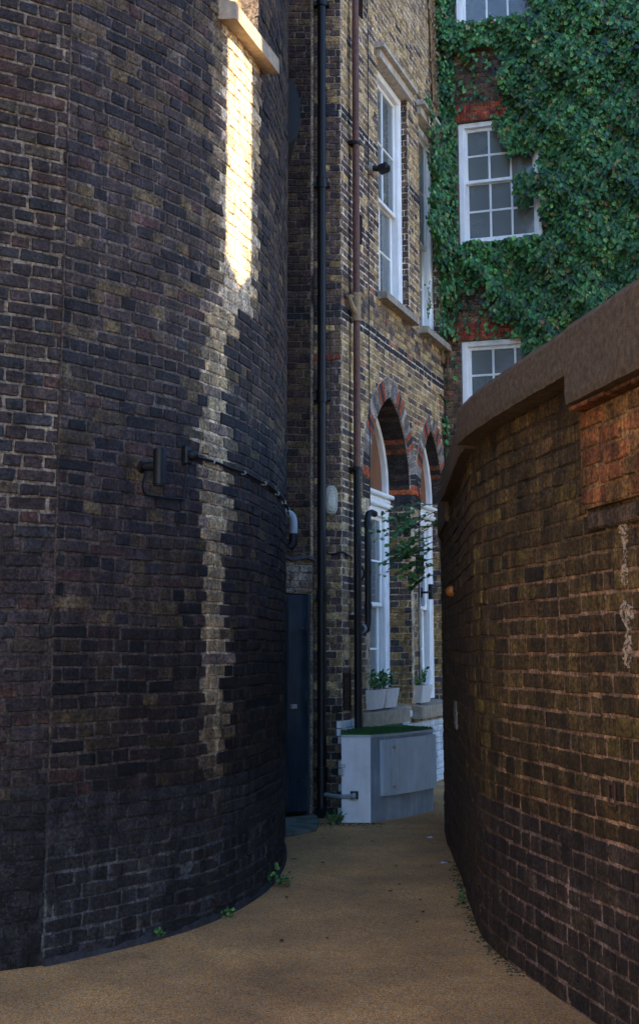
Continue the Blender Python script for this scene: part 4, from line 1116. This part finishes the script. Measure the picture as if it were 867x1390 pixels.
while tries < 62000:
    tries += 1
    u = random.uniform(-.0, 6.2) if random.random() < .35 else random.uniform(-.02, 3.2)
    z = random.uniform(3.6, 13.4) if random.random() < .3 else random.uniform(5.2, 10.9)
    dn_ = ivy_dens(u, z)
    if random.random() > dn_: continue
    th = ivy_thick(u, z)*(.5+.5*dn_)
    lap = any(a < u+IO < b and z0 < z < z1 for a, b, z0, z1 in IW)
    d = max(.012, th)*random.uniform(.55, 1.0)+.015
    if lap: d = max(d, .03)
    p = np.array(IP(u+IO, z, d))
    nrm = np.array([-BV[1]*-1*-1, 0, 0])
    nb = np.array([BV[1], -BV[0], 0.])           # outward
    tang = np.array([BV[0], BV[1], 0.])
    gz = (ivy_thick(u, z+.08)-ivy_thick(u, z-.08))/.16; gu = (ivy_thick(u+.08, z)-ivy_thick(u-.08, z))/.16
    n_ = nb-tang*gu*.9-np.array([0, 0, 1.])*gz*.9+rng.normal(0, .42, 3)+np.array([0, 0, .35])
    ax = np.array([0, 0, -1.])+tang*random.gauss(0, .55)+nb*random.uniform(.05, .5)
    L.add(p, ax, n_, random.uniform(.036, .072)*(1.05 if random.random() < .8 else 1.3), mul(leafcol(), 1+.45*sn(u, z, 2.6, 4)))
L.build('foliage', iv)
m = MB()
def vine(m, F, u, z, length, up=1, r=.012, wig=.05, d=.02):
    pts = []; n = int(length/.15)
    for i in range(n+1):
        q_ = (u+wig*sin(i*.9+u*5)+random.uniform(-.02, .02), z+up*i*.15)
        if F is IP and any(a-.05 < q_[0] < b+.05 and z0-.12 < q_[1] < z1+.05 for a, b, z0, z1 in IW): break
        pts.append(F(*q_, d+random.uniform(0, .012)))
    if len(pts) > 2: m.tube(bezpts(pts, 2), r, 5)
for q in range(16): vine(m, IP, IO+random.uniform(.03, 3.2), random.uniform(3.5, 7.5), random.uniform(1.5, 4.5), 1, random.uniform(.005, .013), .07)
for q in range(10):      # thin tangled shoots on the bare patches
    vine(m, IP, IO+random.uniform(.05, .85), random.uniform(8.9, 9.1), random.uniform(.5, .8), 1, .004, .06)
    vine(m, IP, IO+random.uniform(.05, .75), random.uniform(5.55, 5.8), random.uniform(.5, .9), 1, .004, .06)
m.build('stems', 'stem', iv, smooth=True)
# second ivy on the corner of the yellow building
iv2 = thing('hanging_ivy', 'ivy with dry brown stems hanging over the inner corner of the yellow brick wall', 'climbing plant', FP(3.6, 0, .05))
L = Leaves()
def put(u, z, d, s0=.036, s1=.068, c=None, spread=.35):
    nb = np.array([AV[1], -AV[0], 0.]); tang = np.array([AV[0], AV[1], 0.])
    n_ = nb+rng.normal(0, spread, 3)+np.array([0, 0, .35])-tang*.5
    ax = np.array([0, 0, -1.])+tang*random.gauss(0, .5)+nb*random.uniform(.05, .5)
    L.add(np.array(FP(u, z, d)), ax, n_, random.uniform(s0, s1), c or leafcol())
for q in range(2300):     # the green mass over the farther upper window
    z = random.gauss(7.25, .62); e = .12*sin(z*6)+.08*sin(z*15)
    if z < 6.1 or z > 8.5: continue
    lo = 3.0+abs(z-7.55)*.22+e if z > 6.5 else 3.42+e
    u = random.uniform(lo, 3.80)
    put(u, z, random.uniform(.02, .15+.10*(u-3)))
for q in range(1500):      # column up the corner
    z = random.uniform(8.0, 13.0); u = random.uniform(3.60-.1*abs(sin(z*3)), 3.80); put(u, z, random.uniform(.01, .13))
for q in range(160):      # lower sprays
    z = random.uniform(5.55, 6.4); u = 3.66+random.gauss(0, .09)-.10*sin(z*8); put(min(u, 3.79), z, random.uniform(.01, .09))
for q in range(90):
    t_ = random.random(); u = 2.95+.8*t_; z = 5.78-.10*sin(t_*3)+random.gauss(0, .035); put(u, z, random.uniform(.12, .17), .035, .06)
for q in range(30):
    u = random.gauss(2.78, .05); z = 5.85+random.gauss(0, .18); put(u, z, .1, .03, .05)
for q in range(60):
    t_ = random.random(); put(2.75+.35*t_, 8.62-.30*t_+random.gauss(0, .05), random.uniform(.08, .14), .035, .06)
for q in range(40): put(random.gauss(3.72, .03), random.uniform(4.1, 4.6), random.uniform(.01, .06), .04, .07)
L.build('foliage', iv2)
L = Leaves()
for q in range(850):      # withered leaves along the dry stems
    z = random.uniform(8.2, 12.0); u = 3.44-.10*(10.3-z)*(1 if z < 10.3 else 0)*-.9+random.gauss(0, .045)
    u = 3.30+.085*(10.5-z)+random.gauss(0, .05) if z < 10.5 else 3.30+random.gauss(0, .05)
    put(u, z, random.uniform(.01, .07), .025, .055, mul(random.choice([(.20, .13, .06), (.14, .085, .045), (.26, .18, .09)]), random.uniform(.7, 1.2)), .6)
L.build('withered_leaves', iv2)
m = MB()
for q in range(16):
    o = random.uniform(-.07, .07); pts = []
    for i in range(22):
        z = 12.3-i*.2; u = (3.30+.085*(10.5-z) if z < 10.5 else 3.30)+o+.025*sin(i*.8+q)
        pts.append(FP(min(u, 3.78), z, .02+.02*random.random()))
    m.tube(bezpts(pts, 2), random.uniform(.004, .010), 5)
for q in range(6): vine(m, FP, 3.68+random.uniform(-.06, .08), 5.3, random.uniform(1.2, 3), 1, .006, .03)
m.tube(bezpts([FP(3.72, 5.75, .05), FP(3.5, 5.70, .12), FP(3.2, 5.68, .14), FP(2.95, 5.80, .14), FP(2.80, 5.82, .12), FP(2.77, 6.05, .1)], 5), .005, 5)
m.build('stems', 'dry', iv2, smooth=True)

def brightleaf(): return mul(random.choice([(.045, .17, .06), (.07, .24, .07), (.03, .12, .05), (.12, .30, .08)]), random.uniform(.8, 1.2))
# overhanging spray at the far end of the right wall
sh = thing('overhanging_shrub', 'leafy green shrub branches reaching out from the far end of the right wall', 'shrub', (1.13, 11.35, 2.2))
m = MB(); L = Leaves()
def spray(m, L, p0, dirv, length, n, droop=.25, size=(.03, .055), col=None, leafper=2, r=.005):
    p = np.array(p0, float); d = np.array(dirv, float); d /= np.linalg.norm(d); pts = [p.copy()]
    for i in range(n):
        d = d+np.array([random.gauss(0, .08), random.gauss(0, .08), random.gauss(0, .06)-droop/n]); d /= np.linalg.norm(d)
        p = p+d*length/n; pts.append(p.copy())
        if i > 0:
            for q in range(leafper):
                sd = np.cross(d, [0, 0, 1.])*(1 if q % 2 else -1)
                ax = d*.6+sd*random.uniform(.5, 1.2)+np.array([0, 0, random.uniform(-.3, .3)])
                L.add(p+rng.normal(0, .006, 3), ax, np.array([0, 0, 1.])+rng.normal(0, .45, 3)+np.array([0, -.5, 0]), random.uniform(*size), col() if col else leafcol(random.uniform(.4, .97)))
    m.tube(bezpts(pts, 2), [r*(1-.75*i/(2*len(pts)-2)) for i in range(2*(len(pts)-1)+1)], 5)
for (z, x, ln, dz) in ((2.93, 1.14, .55, .10), (2.86, 1.13, .62, -.10), (2.80, 1.13, .50, .12), (2.72, 1.13, .72, .0), (2.66, 1.13, .60, -.12), (2.60, 1.12, .55, -.2), (2.52, 1.12, .50, .05), (2.45, 1.12, .62, -.15), (2.38, 1.13, .40, -.15), (2.30, 1.12, .32, -.25), (2.78, 1.14, .35, -.3), (2.55, 1.13, .35, -.35)):
    spray(m, L, (x, 11.25+random.uniform(-.25, .35), z), (-1, random.uniform(-.4, .4), dz), ln, 11, .3, (.034, .062), brightleaf)
    for q in range(2): spray(m, L, (x-.1-.15*random.random(), 11.25+random.uniform(-.2, .2), z), (-1, random.uniform(-.8, .8), dz+random.uniform(-.5, .3)), ln*.5, 7, .3, (.034, .062), brightleaf)
m.tube(bezpts([(1.20, 11.45, 1.9), (1.15, 11.35, 2.3), (1.13, 11.28, 2.6), (1.14, 11.25, 2.95)], 4), .012, 6)
m.build('stems', 'stem', sh, smooth=True); L.build('foliage', sh)
rt = thing('dry_roots', 'tangle of dry reddish twigs hanging off the far end of the coping', 'twigs', (1.06, 9.3, 2.9))
m = MB(); m.tube([(1.03, 9.10, 2.90), (1.04, 9.35, 2.92), (1.05, 9.70, 2.90)], .006, 5)
for q in range(26):
    p = np.array([1.04, random.uniform(9.13, 9.67), 2.905]); pts = [p.copy()]
    d = np.array([-1, random.uniform(-.5, .5), random.uniform(-1.3, .2)])
    for i in range(6):
        d = d/np.linalg.norm(d)+rng.normal(0, .28, 3)+np.array([0, 0, -.08]); p = p+d*random.uniform(.015, .028); pts.append(p.copy())
    m.tube(pts, .0022, 4)
m.build('twigs', plain('reddish_twig', (.16, .075, .06), .9, .4, 30), rt)

# planters on the sills
def planter(F, u0, n, lab, plab, zb=.975):
    for k in range(n):
        a, b = u0+k*.44, u0+k*.44+.425
        t = thing('planter_box', lab[k], 'planter', F((a+b)/2, zb, .03), 'white planters on the ground-floor sills')
        m = MB(); d0, d1 = -.12, .09; tp = .03; H = .20
        o0 = [F(a+tp, zb, d1-tp), F(b-tp, zb, d1-tp), F(b-tp, zb, d0+tp), F(a+tp, zb, d0+tp)]
        o1 = [F(a, zb+H, d1), F(b, zb+H, d1), F(b, zb+H, d0), F(a, zb+H, d0)]
        w_ = .012
        i1 = [F(a+w_, zb+H, d1-w_), F(b-w_, zb+H, d1-w_), F(b-w_, zb+H, d0+w_), F(a+w_, zb+H, d0+w_)]
        i0 = [F(a+w_, zb+H-.03, d1-w_), F(b-w_, zb+H-.03, d1-w_), F(b-w_, zb+H-.03, d0+w_), F(a+w_, zb+H-.03, d0+w_)]
        fs = [(3, 2, 1, 0)]
        for q in range(4):
            j = (q+1) % 4; fs += [(q, j, 4+j, 4+q), (4+q, 4+j, 8+j, 8+q), (8+q, 8+j, 12+j, 12+q)]
        m.add(o0+o1+i1+i0, fs); m.build('box', 'planter', t)
        m = MB(); m.add([F(a+w_-.001, zb+H-.028, d1-w_+.001), F(b-w_+.001, zb+H-.028, d1-w_+.001), F(b-w_+.001, zb+H-.028, d0+w_), F(a+w_, zb+H-.028, d0+w_)], [(0, 1, 2, 3)]); m.build('soil', 'soil', t)
        pl = thing('potted_plant', plab[k], 'plant', F((a+b)/2, zb+H-.03, -.03), 'small plants in the sill planters')
        m = MB(); L = Leaves()
        for q in range(24):
            spray(m, L, F(random.uniform(a+.03, b-.03), zb+H-.03, random.uniform(-.09, .04)), (random.uniform(-.8, .5), random.uniform(-.8, .5), random.uniform(.8, 2.0)), random.uniform(.08, .24), 5, .5, (.028, .052), None, 2, .003)
        m.build('stems', 'stem', pl, smooth=True); L.build('foliage', pl)
planter(FP, .66, 2, ['off-white tapered planter box on the nearer sill, its left one', 'off-white tapered planter box on the nearer sill, its right one'], ['leafy plant in the left planter of the nearer sill', 'leafy plant in the right planter of the nearer sill'])
planter(FP, 2.38, 1, ['off-white planter box on the farther sill beside the right wall'], ['sparse dark plant in the planter on the farther sill'])

# weeds at the wall feet
def weed(x, y, label, n=9, s=.05, size=(.012, .026)):
    t = thing('weed', label, 'weed', (x, y, 0), 'weeds along the wall feet'); m = MB(); L = Leaves()
    for q in range(n): spray(m, L, (x+random.uniform(-.02, .02), y+random.uniform(-.02, .02), 0), (random.uniform(-1, 1), random.uniform(-1, .6), random.uniform(.5, 1.8)), random.uniform(.5, 1.3)*s, 4, .5, size, None, 2, .0015)
    m.build('stems', 'stem', t); L.build('foliage', t)
q = TP(u_ratio(TP, -.130), 0, .02); weed(q[0], q[1], 'small green weed at the curved wall foot near the bottom left', 7, .07)
q = TP(u_ratio(TP, -.0775), 0, .02); weed(q[0], q[1], 'low weed at the curved wall foot midway along', 7, .045)
q = TP(u_ratio(TP, -.040), 0, .025); weed(q[0], q[1], 'taller weed at the curved wall foot before it bends away', 12, .12, size=(.018, .035))
weed(.15, 11.50, 'green weed between the rainwater pipe and the white cabinet', 14, .10, size=(.02, .04))
q = RP(uy(7.9), 0, .02); weed(q[0], q[1], 'tiny weed at the foot of the right wall', 5, .04)
# moss film along the right foot and by the cabinet
ms = MB()
for i in range(420):
    if random.random() < .6: uu = random.uniform(uy(9.5), uy(6.2)); p = RP(uu, .0, abs(random.gauss(0, .03))+.003)
    else: p = (random.uniform(.0, .60), 11.49-abs(random.gauss(0, .10)), 0)
    r_ = random.uniform(.004, .012); k = 5
    V = [(p[0]+r_*cos(2*pi*j/k), p[1]+r_*sin(2*pi*j/k), .001) for j in range(k)]+[(p[0], p[1], r_*.7)]
    ms.add(V, [(j, (j+1) % k, k) for j in range(k)])
o = ms.build('moss', plain('dark_moss', (.035, .055, .022), .95, .4, 60)); o['kind'] = 'stuff'

# fallen leaves and scraps on the path
def fallen(x, y, s, rot, curl=.25, mat='litter'):
    V = []; F = []
    out = [(0, -1), (.28, -.6), (.42, 0), (.30, .55), (0, 1), (-.30, .55), (-.42, 0), (-.28, -.6)]
    V = [(0, 0, .004)]
    for a, b in out: V.append(((a*cos(rot)-b*sin(rot))*s, (a*sin(rot)+b*cos(rot))*s, .006+abs(a)*s*curl+abs(b)*s*curl*.5))
    F = [(0, i+1, (i+1) % 8+1) for i in range(8)]
    o = MB().add([(x+v[0], y+v[1], v[2]) for v in V], F).build('fallen_leaf', mat, loc=(x, y, 0)); return o
spots = []
for i in range(22):
    for _ in range(50):
        x, y = random.uniform(-.6, .95), random.uniform(6.6, 11.2)
        if x > (-.25 if y > 8.3 else -.55+.2*(y-7)) and x < .85: break
    o = fallen(x, y, random.uniform(.012, .03), random.uniform(0, 6.3)); props(o, 'small dark dead leaf lying on the tan gravel path', 'leaf', 'dead leaves on the path')
def scrap(x, y, s, label):
    m = MB(); n = 9; V = [(x, y, s*.5)]
    for i in range(n):
        a = 2*pi*i/n; r_ = s*random.uniform(.6, 1.25); V.append((x+r_*cos(a), y+.6*r_*sin(a), random.uniform(.003, s*.35)))
    m.add(V, [(0, i+1, (i+1) % n+1) for i in range(n)]); props(m.build('plastic_scrap', 'scrap', loc=(x, y, 0)), label, 'litter')
scrap(.93, 9.38, .028, 'pale crumpled scrap on the path, the nearer to the camera')
scrap(.94, 10.6, .035, 'translucent crumpled scrap on the path, close to the right wall')

# =================================================================== LIGHT
wd = bpy.data.worlds.new('World'); SC.world = wd; wd.use_nodes = True
nt = wd.node_tree; sky = nt.nodes.new('ShaderNodeTexSky'); sky.sky_type = 'NISHITA'; sky.sun_disc = False
sky.sun_elevation = radians(SEL); sky.sun_rotation = atan2(SAZ[0], SAZ[1]); sky.air_density = 1.0; sky.dust_density = .2; sky.ozone_density = 3.0
nt.links.new(mixc(nt, 'MULTIPLY', 1.0, sky.outputs[0], (.83, .96, 1.15)), nt.nodes['Background'].inputs[0]); nt.nodes['Background'].inputs[1].default_value = .15
sun = bpy.data.lights.new('sun', 'SUN'); sun.energy = 5.0; sun.angle = radians(.5); sun.color = (1, .76, .46)
so = bpy.data.objects.new('sun', sun); COL.objects.link(so)
from mathutils import Vector
dv = Vector((SAZ[0]*cos(radians(SEL)), SAZ[1]*cos(radians(SEL)), sin(radians(SEL))))
so.rotation_euler = dv.to_track_quat('Z', 'Y').to_euler(); so.location = dv*30

# =================================================================== CAMERA
cam = bpy.data.cameras.new('camera'); co = bpy.data.objects.new('camera', cam); COL.objects.link(co)
co.location = (0, 0, 1.6); co.rotation_euler = (radians(98), 0, 0)
cam.sensor_fit = 'HORIZONTAL'; cam.sensor_width = 36; cam.lens = 36*1640/867; cam.shift_y = -45/867
cam.clip_end = 500; SC.camera = co
SC.view_settings.view_transform = 'Standard'; SC.view_settings.look = 'None'; SC.view_settings.gamma = 1
SC.view_settings.exposure = 2.3
